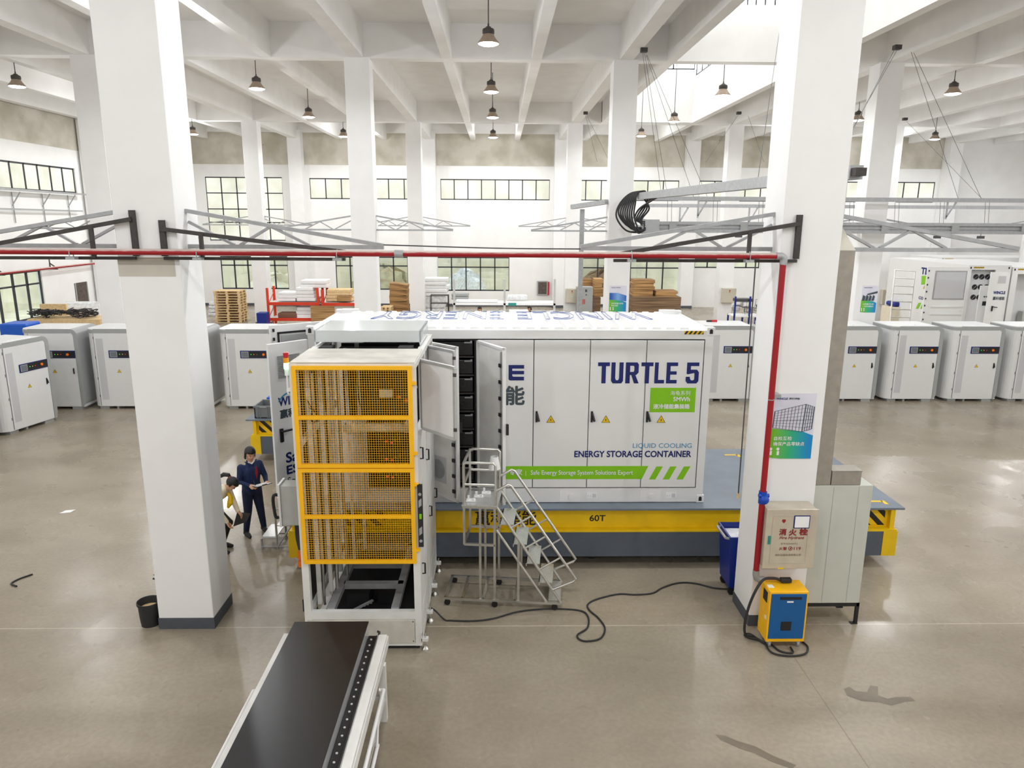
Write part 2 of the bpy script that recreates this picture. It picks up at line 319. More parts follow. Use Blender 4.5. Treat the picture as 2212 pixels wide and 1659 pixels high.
struct(MB().box(XLW-.3, YF-.3, -.3, XRW+.3, YB+.3, 0).build('floor', 'floor'))
cm = MB()
cm.box(XLW, YF, ZS, SKX0-.28, YB, ZS+.3).box(SKX1+.28, YF, ZS, XRW, YB, ZS+.3).box(SKX0-.28, SKY1+.1, ZS, SKX1+.28, YB, ZS+.3).box(SKX0-.28, YF, ZS, SKX1+.28, -3, ZS+.3)
struct(cm.build('ceiling', 'beam'))
for k, y in enumerate(list(ROW) + [-5.1]):
    struct(MB().box(XLW, y+.08, ZB, XRW, y+.5, ZS).build('beam', 'beam'))
struct(MB().box(XLW, YB-.35, 10.2, XRW, YB, ZS).build('beam', 'beam'))
third = 7.819/3
for j in range(-6, 15):
    x = -4.104 + third*j
    if 4.2 < x < 10: continue
    wd = .2 if j % 3 == 0 else .145
    struct(MB().box(x-wd, YF, ZB+.006, x+wd, YB-.3, ZS+.01).build('beam', 'beam'))
struct(MB().box(SKX0-.28, YF, ZB+.004, SKX0, YB-.3, ZS).build('beam', 'beam')); struct(MB().box(SKX1, YF, ZB+.004, SKX1+.28, YB-.3, ZS).build('beam', 'beam'))
# raised roof light: kerb walls, cross wall over the second column row, window bands, roof
lm = MB()
for x0, x1 in ((SKX0-.28, SKX0-.02), (SKX1+.02, SKX1+.28)):
    lm.box(x0, -3, ZS, x1, SKY1+.1, 11.9).box(x0, -3, 13.5, x1, SKY1+.1, 14.1)
lm.box(SKX0-.28, SKY1, ZB+.02, SKX1+.28, SKY1+.2, 12.2).box(SKX0-.28, SKY1, 13.5, SKX1+.28, SKY1+.2, 14.1)
lm.box(SKX0-.28, -3.2, ZS, SKX1+.28, -3, 14.1).box(SKX0, 22.55, ZB+.02, SKX1, 22.75, 11.35)
lm.box(SKX0-.28, -3.2, 14.1, SKX1+.28, SKY1+.2, 14.3)
struct(lm.build('wall_rooflight', 'wall'))
wn = 0
def window(poly_fn, cols, rows, glass, fr=.05, label='window', dp=.08):
    """window in its own frame: poly_fn(u, v, d) maps unit coordinates and depth to the hall; rows = list of heights 0..1"""
    global wn; wn += 1
    f = MB(); p = MB(); w_ = (poly_fn(1, 0, 0)-poly_fn(0, 0, 0)).length; h_ = (poly_fn(0, 1, 0)-poly_fn(0, 0, 0)).length
    def rect(mb, u0, v0, u1, v1, d0, d1): mb.hexa([poly_fn(u0, v0, d0), poly_fn(u1, v0, d0), poly_fn(u1, v0, d1), poly_fn(u0, v0, d1), poly_fn(u0, v1, d0), poly_fn(u1, v1, d0), poly_fn(u1, v1, d1), poly_fn(u0, v1, d1)])
    a, b = fr/w_, fr/h_
    rect(f, 0, 0, 1, b, -dp, 0); rect(f, 0, 1-b, 1, 1, -dp, 0)
    for c in cols: rect(f, max(0, c-a/2), 0, min(1, c+a/2), 1, -dp, 0)
    for r in rows: rect(f, 0, r-b/2, 1, r+b/2, -dp, 0)
    rect(p, 0, 0, 1, 1, -dp*.5-.006, -dp*.5)
    o = struct(f.build('window_%d' % wn, 'winframe')); p.build('pane', glass, o); return o
for (xx, sg) in ((SKX0, 1), (SKX1, -1)):
    for y0 in [-3+3.9*i for i in range(10)]:
        window(lambda u, v, d, y0=y0, xx=xx, sg=sg: Vector((xx+sg*d*1.0-sg*.02, y0+3.9*u, 11.9+1.6*v)), (0, .25, .5, .75, 1), (), 'daypane', .06)
window(lambda u, v, d: Vector((SKX0+(SKX1-SKX0)*u, SKY1+.1+d, 12.2+1.3*v)), (0, .25, .5, .75, 1), (), 'daypane', .06)

# columns
def column(x, y, z1=ZB+.02, wd=CW, dp=CDP, name='column'):
    o = struct(MB().box(x-wd/2, y, 0, x+wd/2, y+dp, z1).build(name, 'column', bevel=.012))
    MB().box(x-wd/2-.006, y-.006, 0, x+wd/2+.006, y+dp+.006, .16).build('skirting', 'skirt', o); return o
cols_ = {}
for r, y in enumerate(ROW):
    for k in CX: cols_[r, k] = column(CX[k], y)
for k in CX: column(CX[k], YB-.7, 10.3, .78, .7)
# grey repair band round the near left column, above the height of the pipe
b = cols_[0, 0]; MB().box(CX[0]-.3625, ROW[0]-.0035, 4.62, CX[0]+.30, ROW[0]+.3, 4.84).build('plaster_patch', 'bandw', b)

# walls with window openings
def wall(name, m_, frame, L, H, T, holes):
    """frame(u, z, d); holes = [(u0, z0, u1, z1)]"""
    us = sorted({0, L, *[h[0] for h in holes], *[h[2] for h in holes]}); mb = MB()
    for a, c in zip(us, us[1:]):
        cuts = sorted([(h[1], h[3]) for h in holes if h[0] < (a+c)/2 < h[2]]); z = 0
        for q0, q1 in cuts + [(H, H)]:
            if q0 > z: mb.hexa([frame(a, z, 0), frame(c, z, 0), frame(c, z, T), frame(a, z, T), frame(a, q0, 0), frame(c, q0, 0), frame(c, q0, T), frame(a, q0, T)])
            z = q1
    return struct(mb.build(name, m_))
fb = lambda u, z, d: Vector((XLW+u, YB+d, z))
bx = lambda px: P(px, 580, Y=YB).x
bz = lambda py: P(1000, py, Y=YB).z
ZT0, ZT1 = 6.43, 7.64
wins = []      # x0, z0, x1, z1, panes, rows, glass
for k in range(-1, 4):
    x0, x1 = CX[k]+.62, CX[k]+7.819-.62; wins.append((x0, ZT0, x1, ZT1, 8 if k == 0 else 7, (), 'frosted'))
xa, xb = bx(459), bx(621)
wins.append((xa, 3.95, xb, 7.68, 5, (.29, .5, .75), 'frosted'))
LZ0, LZ1 = .97, 3.03
for a, c, n, z0, rows in ((477, 622, 5, 1.02, (.72,)), (725, 881, 5, 1.0, (.72,)), (944, 1100, 5, .95, (.70,)), (1256, 1468, 6, .62, (.74,)), (1500, 1640, 5, 2.42, ()), (1931, 1990, 2, 2.35, ())):
    wins.append((bx(a), z0, bx(c), LZ1, n, rows, 'glass'))
holes = [(w_[0]-XLW, w_[1], w_[2]-XLW, w_[3]) for w_ in wins]
wall('wall_back', 'wall', fb, XRW-XLW, 10.9, .25, holes)
for x0, z0, x1, z1, n, rows, g in wins:
    window(lambda u, v, d, x0=x0, z0=z0, x1=x1, z1=z1: Vector((x0+(x1-x0)*u, YB+.14+d, z0+(z1-z0)*v)), [i/n for i in range(n+1)], rows, g, 0.06 if g == 'frosted' else .075)
for k in range(-2, 4):      # stained upper band between the wall piers
    struct(MB().box(CX[k]+.4, YB-.03, 8.40, CX[k]+7.819-.4, YB+.01, 10.22).build('wall_band', 'stained'))
fl = lambda u, z, d: Vector((XLW-d, YF+u, z))
lw = [(23.2, 6.4, 36.2, 7.55, 14, (), 'frosted'), (9.6, 6.4, 21.9, 7.55, 13, (), 'frosted'), (25.2, .95, 32.6, 3.02, 8, (.72,), 'glass')]
wall('wall_left', 'wall', fl, YB-YF, 10.9, .25, [(a-YF, z0, c-YF, z1) for a, z0, c, z1, *_ in lw])
for a, z0, c, z1, n, rows, g in lw:
    window(lambda u, v, d, a=a, c=c, z0=z0, z1=z1: Vector((XLW-.14-d, a+(c-a)*u, z0+(z1-z0)*v)), [i/n for i in range(n+1)], rows, g, .07)
struct(MB().box(XLW-.01, 9.4, 8.4, XLW+.03, 44.9, 10.22).build('wall_band', 'stained'))
struct(MB().box(XRW, YF, 0, XRW+.25, YB, 10.9).build('wall_right', 'wall')); struct(MB().box(XLW, YF-.25, 0, XRW, YF, 10.9).build('wall_front', 'wall'))
for x0, x1 in ((XLW, bx(1450)), (bx(1640), XRW)): struct(MB().box(x0, YB-.015, 0, x1, YB, .16).build('baseboard_back', 'skirt'))
# yard outside the windows: ground, retaining wall, overgrown heaps
struct(MB().box(XLW-14, YB+.3, -.3, XRW, YB+9, -.02).build('outside_ground', 'outwall'))
struct(MB().box(XLW-14, YB+6, -.3, XRW, YB+6.4, 5.4).build('outside_wall', 'outwall'))
struct(MB().box(XLW-8, YF, -.3, XLW-7.6, YB+9, 5.4).build('outside_wall', 'outwall')); struct(MB().box(XLW-8, YF, -.3, XLW-.3, YB+9, -.02).build('outside_ground', 'outwall'))
def heap(label, c, r, h, m_):
    mb = MB(); mb.ball(c, r, r*.7, h, 20, 10)
    mb.v = [(x+random.uniform(-.12, .12)*r, y+random.uniform(-.1, .1)*r, max(-.02, z+random.uniform(-.12, .12)*h)) for x, y, z in mb.v]
    return tag(mb.build('yard_heap', m_), label, 'heap')
heap('pale tarpaulin covered heap outside the middle back window', (-2.2, 48.4, 0), 1.5, 2.0, 'film'); heap('brown scrap heap outside the window beside the cardboard stacks', (7.2, 48.6, 0), 2.4, 2.1, 'cardbd')
heap('greenish overgrown heap outside the window behind the wooden pallets', (-7.6, 48.4, 0), 2.3, 2.2, 'outgreen'); heap('grey rubble heap outside the window left of the red rack', (-14.6, 48.5, 0), 2.2, 1.7, 'outwall')

# ------------------------------------------------------------------ high-bay lamps
def make_lamp():
    t = thing('pendant_lamp', '', 'lamp')
    o = MB().lathe([(.0, .36), (.05, .36), (.075, .33), (.125, .31), (.135, .28), (.135, .22), (.12, .19)], n=28).build('housing', 'lampdark', t, world=False, smooth=True)
    for j in range(1): MB().cyl((0, 0, .34), (0, 0, .42), .02, n=10).build('hook', 'lampdark', o, world=False)
    MB().lathe([(.12, .20), (.15, .14), (.20, .07), (.235, .035), (.24, .0), (.228, .0), (.19, .07), (.11, .19)], n=32).build('lamp_shade', 'lampbody', t, world=False, smooth=True)
    MB().lathe([(.228, .012), (.224, -.004), (.17, -.026), (.09, -.038), (.0005, -.042)], n=32).build('diffuser', 'lampglow', t, world=False)
    MB().cyl((0, 0, .40), (0, 0, ZS-9.15), .013, n=8).build('cord', 'wire', t, world=False)
    return t
LZ = 9.15
lamps = [((1055, 95), 'nearest pendant lamp under the middle of the ceiling'), ((1061, 199), 'second pendant lamp from the front in the middle row'), ((1064, 254), 'third pendant lamp from the front in the middle row'),
         ((1065, 297), 'farthest small pendant lamp of the middle row, before the back wall'), ((37, 187), 'pendant lamp near the left edge of the photo, over the left windows'), ((555, 192), 'pendant lamp between the near left column and the second column, larger of that pair row'),
         ((667, 253), 'pendant lamp just left of the second row column, midway back'), ((742, 295), 'small pendant lamp touching the left edge of the second row column'), ((1561, 207), 'larger pendant lamp hanging under the bright roof light'),
         ((1456, 263), 'smaller pendant lamp below the far end of the roof light'), ((1385, 294), 'small far pendant lamp right of the second row column on the right'), ((2058, 203), 'pendant lamp on the far right under the dark ribbed ceiling'),
         ((2019, 301), 'small far pendant lamp at the right, before the mouldy wall band'), ((417, 290), 'small far pendant lamp peeping out at the right edge of the near left column'), ((1853, 260), 'pendant lamp between the near right column and the column behind it')]
lproto = make_lamp(); lpos = []
ldata = D.lights.new('hall_light', 'SPOT'); ldata.spot_size = math.pi; ldata.spot_blend = .25; ldata.shadow_soft_size = .14; ldata.energy = LAMP_W; ldata.color = (.985, .99, 1.0)
lfill = D.lights.new('ceiling_fill', 'POINT'); lfill.shadow_soft_size = .14; lfill.energy = LAMP_W*.36; lfill.color = (.985, .99, 1.0)  # added fill at each lamp, brightens the ceiling and upper walls
def light_pair(x, y):
    for d_ in (ldata, lfill):
        l = D.objects.new('hall_light', d_); COL.objects.link(l); l.location = (x, y, LZ-.09)
for i, (q, lab) in enumerate(lamps):
    p = P(*q, Z=LZ); o = lproto if i == 0 else dup(lproto, p, 0, lab); o.location = p; o['label'] = lab; o['group'] = 'high-bay pendant lamps'; light_pair(p.x, p.y)
    if SKX0 < p.x < SKX1 and p.y < SKY1:      # hangs on a long cord from the roof of the roof light
        c = [k for k in o.children if k.name.startswith('cord')][0]; c.data = c.data.copy()
        for v in c.data.vertices:
            if v.co.z > 1: v.co.z = 14.12-LZ
# unseen lamps, set as bare lights, continue over the near half of the hall, above and behind the viewpoint
for y in (10.6, 2.6, -6.):
    for x in (-14.7, -7.45, -.23, 7.15, 14.2, 21.): light_pair(x, y)
for x, y in ((21, 17.8), (21, 24.3), (28, 18), (28, 24), (28, 30), (28, 37), (14.3, 37.1), (-14.7, 30.3), (-14.7, 37), (-7.4, 17.8), (7.15, 41), (-7.4, 41), (21, 41), (-.2, 41)): light_pair(x, y)  # further lights without fixtures, added to brighten the back half
# ------------------------------------------------------------------ transfer carts (grey deck on a yellow beam)
def cart(x0, x1, y0, y1, label, near=True):
    t = thing('transfer_cart', label, 'cart', ((x0+x1)/2, (y0+y1)/2, 0))
    MB().box(x0, y0, .945, x1, y1, .98).build('deck', 'deck', t, bevel=.006)
    b = MB().box(x0+.12, y0+.10, .62, x1-.12, y1-.10, .945).build('upper_beam', 'dyellow', t)
    c = .30
    MB().box(x0+.10, y0-.02, .60, x1-.10, y1+.02, .63).build('ledge', 'dyellow', t)
    MB().box(x0+c, y0-.01, .19, x1-c, y1+.01, .60).build('chassis', 'deckside', t)
    for xa, xb in ((x0+.08, x0+c), (x1-c, x1-.08)):
        for ya, yb in ((y0-.02, y0+.9), (y1-.9, y1+.02)): MB().box(xa, ya, .19, xb, yb, .60).build('corner_block', 'dyellow', t)
    for xa, xb in ((x0+.25, x0+1.55), (x1-1.55, x1-.25)): MB().box(xa, y0+.09, .66, xb, y0+.10, .925).build('hazard_panel', 'hazard', t)
    for xa in (x0+.14, x1-.20):
        MB().box(xa, y0+.02, .63, xa+.07, y0+.10, .945).build('stiffener', 'dyellow', t)
    for xa in (x0+1.5, (x0+x1)/2, x1-1.5):
        for ya in (y0+.35, y1-.35): MB().cyl((xa, ya-.06, .17), (xa, ya+.06, .17), .17, n=20).build('wheel', 'black', t)
    return t
DX0, DX1, DY0, DY1, DZ = -3.3, 6.30, 10.35, 13.3, .98
ct = cart(DX0, DX1, DY0, DY1, 'long grey decked transfer cart with a yellow side beam, carrying the white container')
m = MB(); text(m, '赢科储能', (-.35, DY0+.10, .67), XV, ZV, .94, .235, 0, 0, fat=.004); text(m, '60T', (1.42, DY0+.10, .73), XV, ZV, .25, .105, 0, .02); m.build('lettering', 'black', ct)
m = MB()
for c, s in (((4.42, 12.93), 1), ((5.98, 10.62), 1), ((4.42, 10.62), 1)):
    m.box(c[0]-.14, c[1]-.03, DZ, c[0]+.10, c[1]+.03, DZ+.003).box(c[0]+.08, c[1]-.12, DZ, c[0]+.14, c[1]+.03, DZ+.003)
m.build('corner_mark', 'dyellow', ct)
cart(-5.55, 4.0, 15.4, 18.0, 'second grey and yellow transfer cart behind, with crates on its end')

# ------------------------------------------------------------------ white battery container
X0, X1, Y0, Y1, Z0, Z1 = -2.832, 3.226, 10.578, 12.732, .98, 3.752
t = thing('storage_container', 'big white battery container with blue and green lettering, two doors open', 'container', ((X0+X1)/2, (Y0+Y1)/2, Z0))
DZ0, DZ1 = 1.235, 3.557
seams = [-1.99, -1.15, -.31, .533, 1.374, 2.218, 3.078]
# shell: bottom rail, top rail, end posts, back, end wall, roof
m = MB().box(X0+.02, Y0+.012, Z0+.01, X1-.02, Y0+.16, DZ0-.015).box(X0+.02, Y0+.012, DZ1+.015, X1-.02, Y0+.16, Z1-.05)
m.box(seams[-1]+.012, Y0+.014, Z0+.012, X1-.022, Y0+.18, Z1-.06).box(X0+.022, Y0+.014, Z0+.012, -2.0, Y0+.18, Z1-.06)
m.box(X0+.03, Y1-.06, Z0, X1-.03, Y1-.01, Z1-.05).box(X1-.07, Y0+.1, Z0, X1-.02, Y1-.05, Z1-.05).box(X0+.02, Y0+.16, Z0, X0+.07, Y1-.05, DZ0).box(X0+.02, Y0+.16, DZ1, X0+.07, Y1-.05, Z1-.05)
m.box(X0+.04, Y0+.05, Z0, X1-.04, Y1-.03, Z0+.12)
body = m.build('shell', 'contw', t)
ccs = []
for x in (X0, X1-.12):
    for y in (Y0, Y1-.12):
        for z in (Z0, Z1-.13):
            c_ = MB().box(x, y, z, x+.12, y+.12, z+.13).build('corner_casting', 'contw', t, bevel=.01)
            if y == Y0: o = arc(0, .02, .024, 0, 180, 6) + [(-.024, -.028), (.024, -.028)]; MB().prism(o, (x+.06, Y0-.003, z+.06), XV, ZV, YV, .002).build('casting_hole', 'black', c_)
m = MB().box(X0+.05, Y0+.02, Z1-.12, X1-.05, Y1-.02, Z1-.055)
nr = 26
for i in range(nr):      # pressed roof: raised ribs across the container
    xa = X0+.30+(X1-X0-.6)*i/nr; wd = (X1-X0-.6)/nr
    m.prism([(xa, 0), (xa+wd*.72, 0), (xa+wd*.60, .035), (xa+wd*.12, .035)], (0, Y0+.12, Z1-.056), XV, ZV, YV, Y1-Y0-.24)
for x in (X0+.25, X1-.25): m.box(x-.14, Y1-.16, Z1-.06, x+.14, Y1-.04, Z1+.01)
roof = m.build('roof', 'contw', t)
m = MB(); text(m, 'WINCLE ENERGY', (2.50, 12.50, Z1-.018), -XV, -YV, 4.55, .95, 0, 0, 0, .0035); m.build('roof_lettering', 'roofblue', roof)
# front doors: closed ones (flush panels with dark seams)
m = MB().box(.53, Y0+.03, DZ0, seams[-1], Y0+.05, DZ1).box(-.31, Y0+.03, DZ0, .535, Y0+.05, DZ1)
m.build('door_seal', 'seam', t)
def shut_door(a, b, handle):
    d = MB().box(a+.006, Y0, DZ0+.004, b-.006, Y0+.035, DZ1-.004).build('door', 'contw', t, bevel=.004)
    if handle:
        h = MB().box(a+.035, Y0-.02, 2.295, a+.065, Y0, 2.465).bar((a+.052, Y0-.028, 2.44), (a+.085, Y0-.075, 2.32), .022, .03)
        h.build('handle', 'black', d)
    return d
doors = [shut_door(seams[i], seams[i+1], i > 2) for i in range(2, 6)]
for i, x in enumerate((.80, 1.64, 2.485)):
    m = MB(); warn_triangle(m, (x, Y0-.001, 2.285), XV, ZV, .135, 0, 1); m.build('warning_sign', ['dyellow', 'black'], doors[i+1])
# graphics, laid over the closed doors
gm = MB()          # navy
def glyphs(mb, word, x, z, w_, h, gap, sk=0.):
    G = {'T': [[(0, .82), (1, .82), (1, 1), (0, 1)], [(.32, 0), (.68, 0), (.68, .82), (.32, .82)]],
         'U': [[(0, .12), (.34, .24), (.34, 1), (0, 1)], [(1, .12), (1, 1), (.66, 1), (.66, .24)], [(0, .12), (.14, 0), (.42, .15), (.34, .24)], [(1, .12), (.66, .24), (.58, .15), (.86, 0)], [(.14, 0), (.86, 0), (.58, .15), (.42, .15)]],
         'R': [[(0, 0), (.34, 0), (.34, 1), (0, 1)], [(.34, .84), (.6, .84), (.7, 1), (.34, 1)], [(.6, .84), (.66, .79), (1, .9), (.88, 1), (.7, 1)], [(.66, .79), (.66, .6), (1, .52), (1, .9)], [(.66, .6), (.6, .55), (.82, .4), (1, .52)], [(.34, .4), (.82, .4), (.6, .55), (.34, .55)], [(.44, .4), (.68, 0), (1.04, 0), (.76, .4)]],
         'L': [[(0, 0), (.34, 0), (.34, 1), (0, 1)], [(.34, 0), (.9, 0), (.9, .17), (.34, .17)]],
         'E': [[(0, 0), (.34, 0), (.34, 1), (0, 1)], [(.34, 0), (.92, 0), (.92, .17), (.34, .17)], [(.34, .42), (.88, .42), (.88, .58), (.34, .58)], [(.34, .83), (.97, .83), (.97, 1), (.34, 1)]],
         '5': [[(.05, .83), (1, .83), (1, 1), (.05, 1)], [(.05, .46), (.36, .54), (.36, .83), (.05, .83)], [(.05, .46), (.18, .44), (.62, .5), (.84, .66), (.30, .66), (.36, .54)], [(.62, .5), (.66, .46), (1, .54), (.84, .66)], [(.66, .46), (.66, .2), (1, .12), (1, .54)], [(.66, .2), (.58, .15), (.85, 0), (1, .12)], [(.42, .15), (.14, 0), (.85, 0), (.58, .15)], [(0, .12), (.14, 0), (.42, .15), (.32, .24)], [(0, .12), (.32, .24), (.32, .32), (0, .32)]]}
    for ch in word:
        if ch != ' ':
            for i_, poly in enumerate(G[ch]): mb.face([(x+u*w_+v*h*sk, Y0-.004-.00015*i_, z+v*h) for u, v in poly])
        x += w_+gap if ch != ' ' else w_*.42
for ch, x, w_ in (('T', 1.494, .178), ('U', 1.696, .182), ('R', 1.912, .196), ('T', 2.146, .180), ('L', 2.350, .165), ('E', 2.528, .175), ('5', 2.824, .194)): glyphs(gm, ch, x, 2.900, w_, .322, 0)
# broad E of the company word, with a rounded lower left corner
ex, ez, ew, eh = .155, 2.943, .232, .236
gm.prism([(.12, 0)] + [(1, 0), (1, .24), (.30, .24), (.24, .30), (.24, 1), (0, 1), (0, .14)] + arc(.12, .12, .12, 180, 270, 5), (ex, Y0-.004, ez), XV*ew, ZV*eh, YV, .003)
gm.box(ex+.24*ew, Y0-.004, ez+.40*eh, ex+ew, Y0-.002, ez+.62*eh); gm.box(ex+.24*ew, Y0-.004, ez+.77*eh, ex+ew, Y0-.002, ez+eh)
text(gm, 'ENERGY STORAGE CONTAINER', (1.176, Y0-.001, 1.735), XV, ZV, 1.80, .098, 0, 0, fat=.0035)
gm.build('navy_lettering', 'navy', t)
m = MB(); text(m, 'LIQUID COOLING', (2.07, Y0-.001, 1.868), XV, ZV, .91, .088); m.build('blue_lettering', 'lblue', t)
m = MB(); text(m, '能', (.112, Y0-.001, 2.568), XV, ZV, .28, .285, 0, 0, fat=.009); m.build('grey_lettering', 'dgrey', t)
m = MB().prism([(-.31, 1.375), (2.232, 1.375), (2.325, 1.588), (-.31, 1.588)], (0, Y0-.003, 0), XV, ZV, YV, .002)
for xa in (2.345, 2.56, 2.775): m.prism([(xa, 1.368), (xa+.10, 1.368), (xa+.205, 1.58), (xa+.105, 1.58)], (0, Y0-.003, 0), XV, ZV, YV, .002)
m.box(2.30, Y0-.003, 2.45, 2.992, Y0-.001, 2.832); m.build('green_graphics', 'green', t)
m = MB(); text(m, 'Safe Energy Storage System Solutions Expert', (.505, Y0-.004, 1.427), XV, ZV, 1.585, .094, 0, 0, fat=.001); text(m, '专家', (.17, Y0-.004, 1.445), XV, ZV, .20, .095, 0, 0, fat=.002)
m.box(.425, Y0-.007, 1.43, .431, Y0-.005, 1.51)
text(m, '海龟系列', (2.905, Y0-.004, 2.715), XV, ZV, None, .072, 0, 0, 1.); text(m, '5MWh', (2.905, Y0-.004, 2.625), XV, ZV, None, .064, 0, 0, 1., fat=.0022); text(m, '液冷储能集装箱', (2.905, Y0-.004, 2.505), XV, ZV, None, .074, 0, 0, 1., fat=.0025)
m.build('white_lettering', 'white', t)
MB().box(2.768, Y0+.009, 3.645, 3.055, Y0+.012, 3.695).build('hazard_sticker', 'hazardsmall', t)
m = MB()
for x in (1.16, 2.42): m.box(x-.20, Y0+.006, 1.0, x+.12, Y0+.014, 1.19).cyl((x-.02, Y0-.012, 1.09), (x-.02, Y0+.01, 1.09), .045, n=20)
m.build('access_plate', 'white', t)
m = MB()
for x in (1.46, 2.70):
    m.box(x-.08, Y0+.004, 1.055, x+.09, Y0+.010, 1.15)
pl = m.build('data_plate', 'paper', t); m = MB()
for x in (1.46, 2.70):
    text(m, '0  -  5', (x-.06, Y0+.004, 1.085), XV, ZV, .05, .02)
    for k in range(3): m.box(x+.02+.02*k, Y0+.001, 1.07, x+.024+.02*k, Y0+.003, 1.13)
m.build('print', 'dgrey', pl)
# open bays: dark cavity with battery racks
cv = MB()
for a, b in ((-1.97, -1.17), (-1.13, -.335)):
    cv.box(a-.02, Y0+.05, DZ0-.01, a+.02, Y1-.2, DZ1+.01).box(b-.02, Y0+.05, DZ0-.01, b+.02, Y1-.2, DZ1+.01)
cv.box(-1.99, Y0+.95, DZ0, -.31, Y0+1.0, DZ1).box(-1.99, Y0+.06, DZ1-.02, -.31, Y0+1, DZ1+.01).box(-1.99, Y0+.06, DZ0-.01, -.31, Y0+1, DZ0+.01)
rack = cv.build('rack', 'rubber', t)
m = MB()
for a in (-1.95, -1.11):
    for k in range(8): m.box(a+.03, Y0+.10, 1.29+.283*k, a+.74, Y0+.15, 1.31+.283*k)
m.build('rack_shelf', 'iron', rack)
for bi, a in enumerate((-1.95, -1.11)):
    for k in range(8):
        z = 1.315+.283*k
        p = MB().box(a+.05, Y0+.13, z, a+.73, Y0+.9, z+.215).build('battery_pack', 'blackgloss', t, bevel=.008)
        m = MB(); U = XV
        warn_triangle(m, (a+.36, Y0+.13, z+.075), XV, ZV, .05, 0, 0)
        for i in range(8):
            xx = a+.09+.07*i+random.uniform(-.01, .01); zz = z+random.choice((.03, .105, .185)); m.box(xx, Y0+.122, zz, xx+.012, Y0+.13, zz+.012, 1)
        for rr, q in ((.035, .17),): m.tube([(a+.08+q+.33+rr*math.cos(u*.5), Y0+.126, z+.12+rr*math.sin(u*.5)) for u in range(14)], .005, 5, 1)
        m.box(a+.42, Y0+.125, z+.08, a+.43, Y0+.13, z+.15, 0)
        m.box(a+.29, Y0+.12, z+.03, a+.32, Y0+.13, z+.06, 2); m.box(a+.20, Y0+.12, z+.05, a+.24, Y0+.128, z+.08, 2)
        m.box(a+.60, Y0+.118, z+.19, a+.72, Y0+.128, z+.212, 3).box(a+.69, Y0+.06, z+.215, a+.72, Y0+.12, z+.235, 3)
        m.build('pack_fittings', ['dyellow', 'iron', 'led_r', 'galv'], p)
def open_door(hx, hy, fx, fy, z0, z1, fan=False):
    """door leaf standing open; local frame along the leaf, inner face towards the viewpoint"""
    u = Vector((fx-hx, fy-hy, 0)); L_ = u.length; u.normalize(); n = Vector((u.y, -u.x, 0)); H = Vector((hx, hy, 0))
    if n.y > 0: n = -n
    q = lambda a, d, z: H+u*a+n*d+ZV*z
    bx_ = lambda mb, a0, d0, za, a1, d1, zb, mi=0: mb.hexa([q(a0, d0, za), q(a1, d0, za), q(a1, d1, za), q(a0, d1, za), q(a0, d0, zb), q(a1, d0, zb), q(a1, d1, zb), q(a0, d1, zb)], mi)
    d = bx_(MB(), 0, -.02, z0, L_, .0, z1); bx_(d, 0, 0, z0, .03, .03, z1); bx_(d, L_-.03, 0, z0, L_, .03, z1); bx_(d, 0, 0, z0, L_, .03, z0+.03); bx_(d, 0, 0, z1-.03, L_, .03, z1)
    d = d.build('door', 'contw', t)
    m = MB(); bx_(m, .06, .001, z0+.08, L_-.13, .012, z1-.08); m.build('door_liner', 'mframe', d)
    m = bx_(MB(), L_-.085, .008, z0+.06, L_-.06, .028, z1-.06)
    m.build('lock_bar', 'galv', d); m = MB()
    for k in range(9): bx_(m, L_-.10, .03, z0+.14+k*(z1-z0-.3)/8.5, L_-.045, .05, z0+.19+k*(z1-z0-.3)/8.5)
    bx_(m, L_-.01, -.05, 2.3, L_+.03, -.02, 2.46)
    m.build('lock_fitting', 'black', d)
    if fan:
        m = MB(); bx_(m, .22, .012, z0+.22, .56, .022, z0+.62); m.build('fan_panel', 'perf', d)
        m = MB(); m.cyl(q(.39, .022, z0+.42), q(.39, .03, z0+.42), .15, n=28); m.build('fan_grille', 'galv', d)
open_door(-1.15, Y0-.01, -.57, 9.975, DZ0, DZ1, True); open_door(-.30, Y0-.01, .093, 9.87, DZ0, DZ1)
